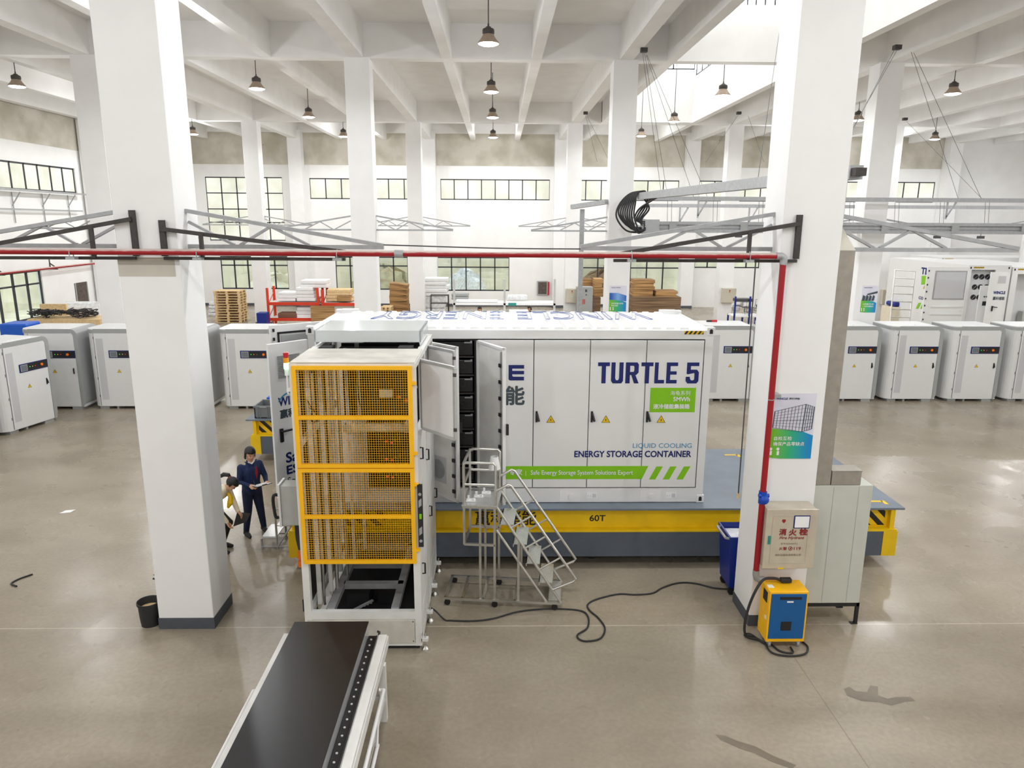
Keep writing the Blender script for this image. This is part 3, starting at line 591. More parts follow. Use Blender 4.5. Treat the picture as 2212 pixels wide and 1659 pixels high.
# end doors on the left, one pulled round towards the viewpoint, one standing open behind it
def end_door(hx, hy, fx, fy, near):
    u = Vector((hx-fx, hy-fy, 0)); L_ = u.length; u.normalize(); n = Vector((u.y, -u.x, 0)); F = Vector((fx, fy, 0))
    q = lambda a, d, z: F+u*a+n*d+ZV*z
    bx_ = lambda mb, a0, d0, za, a1, d1, zb, mi=0: mb.hexa([q(a0, d0, za), q(a1, d0, za), q(a1, d1, za), q(a0, d1, za), q(a0, d0, zb), q(a1, d0, zb), q(a1, d1, zb), q(a0, d1, zb)], mi)
    d = bx_(MB(), 0, -.05, DZ0, L_, 0, DZ1).build('end_door', 'contw', t, bevel=.006)
    if near:
        m = MB()
        for k in range(13): bx_(m, .13, .0, 3.05+.026*k, .13+.36, .018, 3.062+.026*k)
        m.build('louvre', 'cabg', d)
        m = MB(); text(m, 'WINCLE', q(.10, 0, 2.63), u, ZV, .56, .135, 0, .025); text(m, 'Safe', q(.17, 0, 1.76), u, ZV, .36, .15, 0, .0, fat=.006); text(m, 'ESS', q(.17, 0, 1.58), u, ZV, .29, .13, 0, .0, fat=.006); m.build('navy_lettering', 'navy', d)
        m = MB(); text(m, '赢科储能', q(.12, 0, 2.45), u, ZV, .52, .125, 0, 0, fat=.006); text(m, 'Solutions', q(.17, 0, 1.40), u, ZV, .50, .13, 0, .0); text(m, 'Expert', q(.17, 0, 1.20), u, ZV, .36, .14, 0, .0); m.build('grey_lettering', 'dgrey', d)
        m = MB(); ac = arc(0, 0, .26, 30, 150, 10) + [(x*.9, y*.9+.005) for x, y in reversed(arc(0, 0, .26, 38, 142, 10))]; m.prism(ac, q(.32, .003, 2.57), u, ZV, n, .002); m.build('logo_arc', 'lblue', d)
        m = MB(); bx_(m, .09, 0, 2.10, .14, .03, 2.30); m.tube([q(.115, .03, 2.27), q(.115, .07, 2.27), q(.30, .07, 2.27)], .016, 8); m.build('handle', 'black', d)
        m = MB(); bx_(m, .54, 0, 2.30, .60, .012, 2.47); m.build('lock_plate', 'black', d)
    else:
        m = MB()
        for a0, za, a1, zb in ((.12, DZ0+.1, .15, DZ1-.12), (L_-.15, DZ0+.1, L_-.12, DZ1-.12), (.12, DZ1-.15, L_-.12, DZ1-.12), (.12, DZ0+.1, L_-.12, DZ0+.13)): bx_(m, a0, 0, za, a1, .02, zb)
        m.build('gasket', 'black', d); m = MB(); bx_(m, .18, 0, DZ0+.16, L_-.18, .014, DZ1-.18); m.build('filter_panel', 'cabg', d)
        m = MB()
        for z in (3.45, 3.3, 2.9): bx_(m, .04, 0, z, .07, .03, z+.05)
        m.build('lock_fitting', 'black', d)
end_door(X0+.02, Y0+.02, -3.255, 10.12, True); end_door(X0+.02, Y1-.03, -3.80, 11.98, False)

# crates on the second cart
def crate(label, mt, x, y, z, w_, d, h, group='plastic crates on the second cart', content=None):
    t = thing('crate', label, 'crate', (x, y, z), 0, group); q = MB(); T = .02
    q.box(0, 0, 0, w_, d, T).box(0, 0, 0, w_, T, h).box(0, d-T, 0, w_, d, h).box(0, 0, 0, T, d, h).box(w_-T, 0, 0, w_, d, h)
    q.box(-.015, -.015, h-.04, w_+.015, .0, h).box(-.015, d, h-.04, w_+.015, d+.015, h).box(-.015, 0, h-.04, 0, d, h).box(w_, 0, h-.04, w_+.015, d, h)
    for k in (.06, w_*.3, w_*.7, w_-.08): q.box(k, -.01, 0, k+.02, 0, h-.04)
    q.build('body', mt, t, world=False)
    MB().box(w_*.32, -.018, h-.035, w_*.68, -.012, h-.012).build('handle', 'cabg' if mt == 'greyplas' else mt, t, world=False)
    if content: MB().box(w_*.45, -.022, h*.45, w_*.8, -.012, h*.75).build('paper_label', 'paper', t, world=False)
    return t
crate('grey plastic crate, leftmost on the end of the second cart', 'greyplas', -5.38, 15.50, .98, .40, .60, .28)
crate('blue plastic crate with a paper label beside the grey crate', 'blueplas', -4.97, 15.50, .98, .40, .60, .28, content=True)
crate('blue plastic crate standing behind the grey crate', 'blueplas', -5.30, 16.2, .98, .55, .5, .30)
m = MB(); m.ball((-4.98, 16.45, 1.34), .20, .17, .13, 12, 8); m.v = [(x+random.uniform(-.02, .02), y, z+random.uniform(-.02, .02)) for x, y, z in m.v]
tag(m.build('plastic_bag', 'film'), 'clear plastic bag lying in the rear blue crate', 'bag')
# ------------------------------------------------------------------ caged white lift machine in front of the container
t = thing('lift_machine', 'tall white caged machine with yellow mesh doors in front of the container', 'machine', (-1.68, 9.2, 0))
ax0, ax1, ay0, ay1, az1 = -2.40, -.95, 8.15, 10.32, 3.68
m = MB()
for x in (ax0, ax1-.085):
    for y in (ay0, 9.2, ay1-.08): m.box(x, y, .06, x+.085, y+.08, az1)
E_ = .003
m.box(ax0+.08, ay0+E_, .06, ax1-.08, ay0+.08-E_, .10).box(ax0+.08, ay0+E_, .43, ax1-.08, ay0+.08-E_, .53).box(ax0+.08, ay0+E_, az1-.06, ax1-.08, ay0+.08-E_, az1-E_)
for x in (ax0, ax1-.085):
    for ya_, yb_ in ((ay0+.078, 9.202), (9.278, ay1-.078)):
        for z0_, z1_ in ((az1-.07, az1-E_), (.06+E_, .16), (.44, .52), (2.66, 2.74)): m.box(x+E_, ya_, z0_, x+.085-E_, yb_, z1_)
m.box(ax0+.08, ay1-.08+E_, az1-.07, ax1-.08, ay1-E_, az1-E_).box(ax0+.08, ay1-.08+E_, .06, ax1-.08, ay1-E_, .16)
m.build('frame', 'mframe', t)
MB().box(ax0+.04, ay0+.04, 0, ax1-.04, ay1-.04, .062).build('plinth', 'rubber', t)  # black block also fills the shaded gap under the frame
MB().box(ax0+.03, ay0-.006, .10, ax1-.09, ay0+.02, .425).build('front_panel', 'mdirty', t, bevel=.003)
m = MB()
for x in (ax0+.05, ax1-.11):
    for z in (.13, .40): m.cyl((x, ay0-.010, z), (x, ay0, z), .008, n=8)
m.build('bolt', 'iron', t)
MB().box(ax0+.012, ay0+.004, az1+.001, ax1-.012, 9.05, az1+.014).build('roof_plate', 'mdirty', t)
# raised cover over the rear shaft
cy = P(925, 692, Z=3.89).y
MB().box(-2.385, 9.30, 3.735, -1.005, 9.32, 3.885).box(-2.385, 9.32, 3.86, -1.005, cy, 3.885).box(-2.385, 9.3, 3.70, -2.365, cy, 3.885).box(-1.025, 9.3, 3.70, -1.005, cy, 3.885).box(-2.385, cy-.02, 3.70, -1.005, cy, 3.885).build('shaft_cover', 'acrylic', t)
m = MB().box(-2.36, 9.34, 3.735, -1.04, cy-.04, 3.75); m.build('cover_base', 'mframe', t)
m = MB().cyl((-2.3, 9.16, 3.60), (-1.08, 9.16, 3.60), .05, n=16).box(-2.3, 9.22, 3.50, -1.1, 9.27, 3.62).box(-2.28, 9.08, 3.56, -2.12, 9.3, 3.70).box(-1.28, 9.08, 3.56, -1.10, 9.3, 3.70)
for x in (-1.95, -1.5): m.bar((x, 9.07, 3.64), (x+.08, 9.28, 3.64), .06, .02)
m.build('drive_shaft', 'rubber', t)
# yellow mesh doors
def mesh_door(z0, z1):
    q = MB(); xa, xb, y = -2.365, -.992, ay0-.035
    zm = (z0+z1)/2
    q.box(xa, y, z0, xa+.05, y+.035, z1).box(xb-.05, y, z0, xb, y+.035, z1).box(xa+.05, y+.001, z0, xb-.05, y+.034, z0+.045).box(xa+.05, y+.001, z1-.045, xb-.05, y+.034, z1).box(xa+.05, y+.001, zm-.022, xb-.05, y+.034, zm+.022)
    d = q.build('mesh_door', 'myellow', t); q = MB(); n = 46
    for i in range(1, n): x = xa+.05+(xb-xa-.1)*i/n; q.box(x-.0016, y+.016, z0+.04, x+.0016, y+.019, z1-.04)
    k = int((z1-z0)/.0285)
    for i in range(1, k): z = z0+(z1-z0)*i/k; q.box(xa+.04, y+.013, z-.0016, xb-.04, y+.016, z+.0016)
    q.build('wire_mesh', 'myellow', d); q = MB()
    for z in (z0+.16, z1-.22): q.box(xb, y, z, xb+.045, y+.03, z+.035)
    q.build('hinge', 'myellow', d)
mesh_door(2.43, 3.655); mesh_door(1.20, 2.42)
# interior: guide posts on the left, base rails, dark floor, pale beam
m = MB()
for x, y, r in ((-2.27, 8.42, .025), (-2.18, 8.66, .022), (-2.2, 9.3, .03), (-2.06, 9.6, .02), (-1.98, 10.0, .025)): m.box(x-r, y-r, .5, x+r, y+r, 3.6)
m.build('guide_post', 'mframe', t)
m = MB()
for x, y, r in ((-2.23, 8.48, .018), (-2.12, 8.75, .025), (-2.06, 9.1, .018)): m.cyl((x, y, .45), (x, y, 3.5), r, n=10)
m.build('guide_rod', 'steel', t)
m = MB()
for x in (-2.10, -1.30): m.box(x-.04, ay0+.08, .47, x+.055, ay1-.08, .545)
for y in (8.84, 9.42, 10.0): m.box(-2.06, y, .47, -1.27, y+.09, .545)
m.build('base_rail', 'galv', t)
m = MB().box(ax0+.09, ay0+.1, .12, ax1-.09, ay1-.1, .14).box(-2.05, 8.95, .14, -1.75, 9.35, .34).box(-1.65, 9.05, .14, -1.4, 9.3, .30).box(-1.7, 9.6, .14, -1.4, 9.9, .4)
m.build('drive_gear', 'rubber', t)
m = MB().bar((-2.0, 8.42, .32), (-1.66, 8.74, .36), .035, .02)
for k in range(9): m.bar((-2.0+.038*k, 8.42+.035*k, .34), (-1.97+.038*k, 8.42+.035*k, .34), .012)
m.build('drag_chain', 'galv', t)
m = MB().box(-2.12, 9.62, 2.43, -1.13, 9.72, 2.52).box(-1.28, 9.55, 2.43, -1.13, 9.72, 2.58).box(-2.12, 9.55, 2.43, -2.0, 9.72, 2.54); m.build('carriage_beam', 'creamw', t)
MB().box(ax0+.02, 8.24, .53, ax0+.03, 10.2, 3.6).build('side_panel', 'iron', t)  # left panel coloured dark to stand for the shaded gaps between posts
MB().box(-2.22, 10.12, 2.46, -1.07, 10.16, 3.58).box(-2.22, 9.3, 3.50, -1.07, 10.16, 3.54).build('dark_backing', 'rubber', t)  # black sheets added so the inside of the cage reads dark
m = MB()
for j in range(3):
    m.tube(spline([(-2.27+.02*j, 8.36, 3.2-.1*j), (-2.2, 8.34, 3.08), (-2.14, 8.34, 3.0), (-2.2, 8.36, 2.92), (-2.27, 8.38, 2.98)], 5), .008, 6)
m.tube(spline([(-1.9, 9.5, 3.5), (-1.88, 9.48, 2.95), (-1.8, 9.46, 2.75), (-1.7, 9.5, 2.9), (-1.72, 9.52, 3.5)], 6), .012, 6); m.build('hose', 'black', t)
m = MB().box(-1.62, 9.60, 2.92, -1.44, 9.61, 3.03).box(-1.2, 9.6, 3.05, -1.1, 9.61, 3.08); m.build('tag_plate', 'creamw', t)
m = MB().ball((-1.36, 9.58, 2.93), .03).ball((-1.26, 9.58, 2.88), .028); m.build('push_button', 'orange', t)
# right side: lower panels with handles, open framed panels above
m = MB()
for y0_, y1_ in ((8.24, 9.19), (9.29, 10.23)):
    for z0_, z1_ in ((.54, 1.55), (1.58, 2.65)): m.box(ax1-.03, y0_, z0_, ax1-.004, y1_, z1_)
    m.box(ax1-.03, y0_, .17, ax1-.004, y1_, .43)
m.build('side_panel', 'mframe', t, bevel=.003)
m = MB()
for y, z in ((8.35, .95), (9.1, 2.2), (9.35, 1.3), (8.4, 2.45), (10.15, 1.25)):
    m.tube([(ax1, y, z), (ax1+.035, y, z), (ax1+.035, y, z+.14), (ax1, y, z+.14)], .011, 8)
m.build('handle', 'black', t)
def flap(a, b, z0, z1):
    a, b = Vector(a), Vector(b); u = (b-a).normalized(); n = Vector((-u.y, u.x, 0)); q = MB()
    for p0, p1 in (((a, z0), (b, z0)), ((a, z1), (b, z1)), ((a, z0), (a, z1)), ((b, z0), (b, z1))): q.bar(p0[0]+ZV*p0[1], p1[0]+ZV*p1[1], .035, .035, 0, n)
    d = q.build('access_door', 'alu', t)
    MB().hexa([a-n*.006+ZV*z0, b-n*.006+ZV*z0, b+n*.006+ZV*z0, a+n*.006+ZV*z0, a-n*.006+ZV*z1, b-n*.006+ZV*z1, b+n*.006+ZV*z1, a+n*.006+ZV*z1]).build('door_panel', 'film' if 0 else 'white', d)
    q = MB()
    for z in (z0+.1, z1-.1): q.box(b.x-.02, b.y-.03, z, b.x+.02, b.y+.01, z+.04)
    q.build('latch', 'iron', d)
A1 = P(917, 778, Z=3.62); B1 = P(982, 795, Z=3.62); flap((ax1+.01, A1.y, 0), (B1.x, B1.y, 0), 2.76, 3.62)
A2 = P(937, 748, Z=3.62); B2 = P(981, 760, Z=3.62); flap((ax1+.01, A2.y, 0), (B2.x, B2.y, 0), 2.76, 3.62)
for y in (8.16, 8.81, 9.52, 10.22):
    f = MB().box(ax1-.02, y-.03, .13, ax1+.075, y+.03, .17).box(ax1-.01, y-.03, .13, ax1, y+.03, .25).build('foot_bracket', 'mframe', t)
    MB().cyl((ax1+.04, y, .02), (ax1+.04, y, .23), .009, n=8).lathe([(.0, .05), (.02, .05), (.045, .02), (.05, 0), (.0, 0)], (ax1+.04, y, 0), 16).build('levelling_foot', 'steel', f)
# signal tower on the left post
tw = MB().cyl((-2.45, 8.24, 3.30), (-2.45, 8.24, 3.53), .012, n=8).cyl((-2.45, 8.24, 3.52), (-2.45, 8.24, 3.60), .026, n=16).box(-2.46, 8.22, 3.33, -2.39, 8.26, 3.37).build('signal_tower', 'white', t)
for n_, m_, za, zb in (('green_lens', 'towergreen', 3.60, 3.665), ('amber_lens', 'toweramber', 3.67, 3.73), ('red_lens', 'redlt', 3.735, 3.79)): MB().cyl((-2.45, 8.24, za), (-2.45, 8.24, zb), .031, n=18).build(n_, m_, tw)
# operator box on a swing arm at the left side
cb = MB().box(-2.93, 9.18, 1.23, -2.47, 9.42, 1.80).build('operator_box', 'ctrlbox', t, bevel=.008)
MB().box(-2.955, 9.16, 1.22, -2.925, 9.44, 1.82).build('rim', 'white', cb)
m = MB().tube(spline([(-2.94, 9.2, 1.66), (-3.0, 9.16, 1.68), (-3.02, 9.16, 1.60), (-3.01, 9.16, 1.44), (-2.99, 9.16, 1.36), (-2.93, 9.2, 1.36)], 5), .022, 10); m.build('grab_handle', 'rubber', cb)
MB().box(-2.5, 9.15, 1.52, -2.46, 9.18, 1.64).build('latch', 'black', cb)
m = MB().tube(spline([(-2.74, 9.3, 1.22), (-2.72, 9.25, 1.0), (-2.62, 9.1, .75), (-2.55, 9.0, .35), (-2.5, 8.95, .10)], 8), [.055]*33, 12); m.build('cable_sleeve', 'rubber', t)
m = MB()
for z in (1.02, .90): m.box(-2.58, 8.62, z, -2.50, 8.70, z+.085)
o = m.build('connector', 'orange', t); m = MB()
for z in (1.02, .90): m.box(-2.50, 8.61, z-.01, -2.41, 8.71, z+.095)
m.build('socket', 'ctrlbox', t)
m = MB().tube([(-2.41, 8.3, .46), (-2.45, 8.3, .46), (-2.45, 8.3, .62), (-2.41, 8.3, .62)], .011, 8); m.build('handle', 'black', t)
# spirit level propped against the right front post
t = thing('spirit_level', 'long black spirit level propped upright against the right front post of the machine', 'level', (-.93, 8.1, 1.42))
m = MB().box(-.962, 8.115, 1.42, -.902, 8.145, 2.22); m.build('body', 'rubber', t)
m = MB()
for z in (1.50, 2.10): m.cyl((-.932, 8.108, z), (-.932, 8.116, z), .019, n=14)
for z, s in ((1.62, 1), (1.98, -1)): m.prism([(-.018, 0), (.018, .03), (.018, .12), (-.018, .09)], (-.932, 8.11, z-.05), XV, ZV, YV, .006)
m.build('window', 'cabg', t); MB().box(-.944, 8.10, 1.79, -.916, 8.116, 1.85).build('vial', 'green', t)

# ------------------------------------------------------------------ roller conveyor with a black topped pack on it
t = thing('roller_conveyor', 'white roller conveyor running out at the bottom of the photo', 'conveyor', (-1.8, 5.7, 0))
m = MB().box(-2.36, 4.1, .68, -2.27, 7.20, .835).box(-1.34, 4.1, .68, -1.21, 7.20, .80).box(-1.31, 4.1, .80, -1.22, 7.16, .84)
m.build('side_rail', 'mframe', t, bevel=.006)
m = MB()
for k in range(22): m.cyl((-2.27, 4.25+.14*k, .715), (-1.36, 4.25+.14*k, .715), .035, n=12)
m.build('roller', 'steel', t)
m = MB().box(-1.43, 4.1, .70, -1.345, 7.20, .80); m.build('chain_guard', 'black', t, bevel=.004)
m = MB()
for k in range(28): m.cyl((-1.388, 4.2+.108*k, .80), (-1.388, 4.2+.108*k, .808), .011, n=8)
m.build('pin', 'cabw', t)
m = MB().tube([(-1.335, 4.1, .815), (-1.335, 7.17, .815)], .008, 6).tube([(-1.31, 7.17, .82), (-1.31, 7.19, .85), (-1.33, 7.2, .85)], .014, 8); m.build('sensor_cable', 'rubber', t)
for x in (-2.31, -1.23):
    for y in (4.4, 6.85): MB().box(x-.035, y-.035, .0, x+.035, y+.035, .68).build('leg', 'mframe', t)
MB().box(-2.31, 6.83, .25, -1.23, 6.88, .30).box(-1.26, 4.4, .25, -1.21, 6.85, .30).box(-2.34, 4.4, .25, -2.29, 6.85, .30).build('brace', 'mframe', t)
m = MB()
for x, s in ((-2.36, -1), (-1.21, 1)):
    xx = x+s*(.12 if s < 0 else .05); m.tube([(x, 6.50, .62), (xx, 6.50, .62), (xx, 4.1, .62)], .018, 10).tube([(x, 6.05, .34), (xx, 6.05, .34), (xx, 4.1, .34)], .018, 10).tube([(xx, 6.12, .62), (xx, 6.0, .34)], .014, 8)
m.build('guard_rail', 'white', t)
t = thing('battery_module', 'flat black topped battery pack lying on the roller conveyor', 'battery pack', (-1.83, 5.7, .75))
MB().box(-2.245, 4.1, .752, -1.435, 7.24, .935).build('case', 'alu', t, bevel=.006)
MB().box(-2.25, 4.08, .935, -1.43, 7.245, .950).build('lid', 'blackgloss', t, bevel=.004)

# ------------------------------------------------------------------ stainless rolling steps with platform
yaw = math.atan2(-.165, 1.63)
t = thing('rolling_ladder', 'stainless steel rolling stair platform standing at the open container door', 'ladder', (-.765, 9.235, 0), yaw)
def lt(pts, r=.019, n=10): return [Vector(p) for p in pts], r, n
def tb(mb, *paths, r=.019, n=10):
    for p in paths: mb.tube(p, r, n)
    return mb
W = .66; bm_ = MB()
for y in (.02, W): bm_.bar((0, y, .10), (1.64, y, .10), .035)
for x in (.02, .26, .56, 1.0, 1.63): bm_.bar((x, .02, .10), (x, W, .10), .035)
bm_.build('base_frame', 'steel', t, world=False)
pm = MB()
for y in (.03, W-.03):
    for x in (.52, .72): pm.bar((x, y, .10), (x, y, 1.50), .032)
    pm.bar((.30, y, .93), (.74, y, .93), .032).bar((.30, y, .93), (.30, y, 1.5), .032).bar((.28, y, 1.48), (.75, y, 1.48), .035)
    pm.bar((1.05, y, .10), (1.05, y, .98), .032)
for x in (.29, .74): pm.bar((x, .03, 1.48), (x, W-.03, 1.48), .035)
pm.bar((.30, .03, .93), (.30, W-.03, .93), .03); pm.build('support_post', 'steel', t, world=False)
MB().box(.27, .01, 1.495, .76, W-.01, 1.51).build('platform', 'tread', t, world=False)
m = MB()
for y in (.03, W-.03):
    tb(m, [(.74, y, 1.50), (1.65, y, .10)], [(.74, y, 1.16), (1.45, y, .10)])
m.build('stringer', 'steel', t, world=False)
for i, z in enumerate((1.235, .955, .675, .395)):
    x = .74+(1.50-z)*.65
    MB().box(x-.125, .05, z-.012, x+.065, W-.05, z).box(x-.125, .05, z-.05, x-.115, W-.05, z).build('tread', 'tread', t, world=False)
MB().box(1.47, .05, .118, 1.64, W-.05, .13).build('tread', 'tread', t, world=False)
m = MB()
for y in (.03, W-.03):
    tb(m, [(.30, y, 1.5), (.30, y, 2.08), (.33, y, 2.11), (.70, y, 2.11), (.73, y, 2.08), (.73, y, 1.5)], [(.30, y, 1.80), (.73, y, 1.80)])
tb(m, [(.30, .03, 2.10), (.30, W-.03, 2.10)], [(.30, .03, 1.80), (.30, W-.03, 1.80)])
m.build('platform_rail', 'steel', t, world=False, smooth=True)
m = MB(); off = Vector((.30, 0, .20))
for y in (.03, W-.03):
    a = Vector((.74, y, 1.50)); b = Vector((1.65, y, .10)); s0 = a+(b-a)*.02; s1 = a+(b-a)*.86
    tb(m, [(.74, y, 1.72), (.90, y, 1.82), (.94, y, 1.80), s1+off+Vector((.02, 0, -.02)), s1+off*.94+Vector((0, 0, -.05)), s1])
    for k in (.22, .43, .65): p = a+(b-a)*k; tb(m, [p, p+off], r=.014)
m.build('stair_rail', 'steel', t, world=False, smooth=True)
for x, y in ((.05, .02), (.05, W), (.72, .02), (.72, W), (1.56, .02), (1.56, W)):
    MB().cyl((x, y-.016, .042), (x, y+.016, .042), .042, n=18).box(x-.03, y-.022, .055, x+.03, y+.022, .088).build('caster', 'black', t, world=False)
c0 = t.matrix_basis
def on_ladder(x, y, z): return Vector((-.765, 9.235, 0)) + Matrix.Rotation(yaw, 3, 'Z') @ Vector((x, y, z))
for i in range(3):
    p = on_ladder(.38+.09*i, .16+.15*i, 1.512); m = MB().box(p.x-.07, p.y-.05, p.z, p.x+.06, p.y+.05, p.z+.018).box(p.x-.05, p.y-.01, p.z+.018, p.x-.02, p.y+.02, p.z+.08).box(p.x+.01, p.y-.04, p.z+.018, p.x+.04, p.y-.02, p.z+.05)
    tag(m.build('plastic_bracket', 'white'), 'small white plastic bracket lying on the stair platform, %s' % ('nearest the front edge', 'middle one', 'rearmost')[i], 'bracket', 'plastic brackets on the stair platform')
p = on_ladder(.66, .56, 1.93); m = MB().lathe([(.05, .10), (.055, .10), (.085, -.08), (.08, -.08), (.05, .09)], tuple(p), 20); tag(m.build('white_cup', 'white', smooth=True), 'white bucket shaped cup hung on the rear rail of the stair platform', 'cup')

# ------------------------------------------------------------------ fire water pipe along the columns
PY, PZ, PR = 8.50, 4.898, .036
px1 = 3.335
def red_pipe():
    t = thing('fire_pipe', 'red fire water pipe crossing the hall and dropping down the near right column', 'pipe', (0, PY, PZ))
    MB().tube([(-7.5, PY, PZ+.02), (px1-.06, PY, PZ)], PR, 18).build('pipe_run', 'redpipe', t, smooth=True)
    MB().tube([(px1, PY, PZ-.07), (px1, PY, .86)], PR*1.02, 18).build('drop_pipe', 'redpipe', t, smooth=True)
    e = [(px1-.09, PY, PZ)] + [(px1-.045+.05*math.sin(a*.196), PY, PZ-.045+.045*math.cos(a*.196)) for a in range(9)] + [(px1+.0, PY, PZ-.10)]
    MB().tube(e, PR*1.18, 16).build('elbow', 'galv', t, smooth=True)
    e = [(px1, PY, .90), (px1, PY, .84), (px1+.012, PY, .79), (px1+.05, PY, .765), (px1+.12, PY, .765)]
    MB().tube(e, PR*1.2, 16).build('elbow', 'galv', t, smooth=True); MB().tube([(px1+.10, PY, .765), (px1+.3, PY, .765)], PR*.9, 14).build('tail_pipe', 'redpipe', t)
    MB().cyl((px1, PY, 1.82), (px1, PY, 1.98), .05, n=16).ball((px1+.01, PY-.03, 1.88), .062).cyl((px1-.06, PY-.02, 1.93), (px1+.07, PY-.02, 1.93), .025, n=10).build('valve', 'valve', t, smooth=True)
    MB().cyl((-1.20, PY, PZ+.007), (-1.10, PY, PZ+.006), PR*1.25, n=18).build('coupling', 'galv', t, smooth=True)
    m = MB()
    for x in (-4.9, -3.46, -1.86, 1.55, 2.93): m.tube([(x, PY-PR-.004, PZ-.06), (x, PY-PR-.004, PZ+.01), (x, PY, PZ+PR+.012), (x, PY+PR+.004, PZ+.01), (x, PY+PR+.004, PZ-.06)], .006, 6).box(x-.05, PY-.04, PZ-.075, x+.05, PY+.05, PZ-.045)
    m.tube([(px1+.045, PY+.04, 3.18), (px1+.045, PY-.02, 3.18), (px1, PY-.045, 3.17), (px1-.045, PY-.02, 3.17)], .006, 6).box(px1+.02, PY, 3.19, px1+.12, PY+.155, 3.23)
    m.build('pipe_clamp', 'galv', t)
red_pipe()
def bracket(label, xa, xe, zt, ze, xs):
    """iron wall bracket: post on the column face, sloping arm, level arm under the pipe"""
    t = thing('pipe_bracket', label, 'bracket', (xa, ROW[0], PZ), 0, 'iron brackets under the red pipe'); y = ROW[0]-.03; s = 1 if xe > xa else -1
    MB().bar((xa, y, zt), (xa, y, 4.86), .06, .05).build('post', 'iron', t)
    MB().bar((xa, y-.03, zt-.10), (xe, PY+.06, ze), .045, .045).build('sloping_arm', 'iron', t)
    MB().bar((xa, y-.02, PZ-.062), (xe, PY+.05, PZ-.062), .05, .035).build('level_arm', 'iron', t)
    MB().bar((xs, y-.1, PZ-.05), (xs, y-.1, ze+(zt-.1-ze)*(xe-xs)/(xe-xa)), .04, .04).build('strut', 'iron', t)
bracket('black iron pipe bracket reaching left from the near left column', CX[0]-.12, -5.9, 5.38, 4.97, -4.66)
bracket('black iron pipe bracket reaching right from the near left column', CX[0]+.21, -1.78, 5.27, 4.92, -3.42)
bracket('black iron pipe bracket reaching left from the near right column', CX[1]-.18, 1.35, 5.37, 4.90, 2.93)

# galvanised cable trusses on the columns, all at one height
def truss(label, x, y, s, ln=2.3):
    t = thing('cable_truss', label, 'truss', (x, y, 4.95), 0, 'galvanised triangular trusses on the columns')
    MB().bar((x, y, 5.38), (x+s*ln, y, 4.98), .07, .045).build('top_chord', 'galv', t); MB().bar((x, y, 4.96), (x+s*ln, y, 4.96), .06, .05).build('bottom_chord', 'galv', t)
    q = MB().bar((x+s*.02, y, 5.25), (x+s*.55, y, 4.98), .045, .03).bar((x+s*.62, y, 4.98), (x+s*1.0, y, 5.2), .045, .03).bar((x+s*1.0, y, 5.2), (x+s*1.45, y, 4.98), .045, .03); q.build('web', 'galv', t)
h = CW/2
for r, off in ((0, .3), (1, .3), (2, .3)):
    nm = ('near row', 'second row', 'third row')[r]; y = ROW[r]+off
    for k in CX:
        for s in (-1, 1):
            x = CX[k]+s*h; pxm = 1106+FPX*(x+s*1.1)/y
            if not (-80 < pxm < 2290) or (r == 0 and k not in (0, 1)) or (r == 2 and k in (2, 3)): continue
            side = 'left' if s < 0 else 'right'
            kk = {-2: 'at the left wall', -1: 'of the row\'s left column', 0: 'of the left middle column', 1: 'of the right middle column', 2: 'of the row\'s right column', 3: 'of the far right column', 4: 'of the last column'}[k]
            truss('grey steel truss reaching %s from the %s, %s' % (side, kk.replace('of the ', '').replace('at the ', '').replace("of the row's", "row's"), nm), x, y, s, 2.35)
m = MB().tube(spline([(-1.45, 8.97, 4.99), (0, 8.97, 4.955), (1.3, 8.97, 4.95)], 6), .008, 6); tag(m.build('tie_wire', 'wire'), 'thin grey tie wire strung between the two near column trusses', 'wire')

# ------------------------------------------------------------------ things on and around the near right column
t = thing('hydrant_cabinet', 'champagne metal fire hydrant cabinet with red lettering on the near right column', 'cabinet', (3.67, 8.52, 1.02))
hx0, hx1, hy, hz0, hz1 = 3.365, 3.995, 8.38, 1.0, 1.785
MB().box(hx0, hy, hz0, hx1, ROW[0]-.002, hz1).build('body', 'hydrant', t, bevel=.004)
MB().box(hx0-.012, hy-.02, hz0-.01, hx1+.012, hy, hz1+.01).build('door', 'hydrant', t, bevel=.006)
d = MB()
for a, b, c, e in ((hx0+.085, hz0+.065, hx1-.105, hz0+.08), (hx0+.085, hz1-.08, hx1-.105, hz1-.065), (hx0+.07, hz0+.065, hx0+.085, hz1-.065), (hx1-.105, hz0+.065, hx1-.09, hz1-.065)): d.box(a, hy-.025, b, c, hy-.0195, e)
d.build('door_bead', 'hydrant', t)
m = MB(); yy = hy-.021
text(m, '消', (3.53, yy, 1.45), XV, ZV, .085, .085, 0, 0, fat=.003); text(m, '火', (3.655, yy, 1.445), XV, ZV, .09, .085, 0, 0, fat=.003); text(m, '栓', (3.785, yy, 1.45), XV, ZV, .10, .09, 0, 0, fat=.004)
text(m, 'Fire Hydrant', (3.535, yy, 1.385), XV+ZV*0, (ZV+XV*.25), .31, .048, 0, .012); text(m, '火警', (3.545, yy, 1.245), XV, ZV, .10, .045, 0, .012); text(m, '119', (3.735, yy, 1.247), XV, ZV, .085, .042, 0, .01)
m.tube([(3.69+.025*math.cos(i*.45), yy-.001, 1.268+.025*math.sin(i*.45)) for i in range(15)], .0028, 5).bar((3.68, yy-.002, 1.255), (3.70, yy-.002, 1.282), .008, .008)
m.prism([(-.022, .02), (.022, .02), (.022, -.005), (0, -.03), (-.022, -.005)], (3.575, yy-.002, 1.64), XV, ZV, YV, .002)
m.build('lettering', 'redtxt', t)
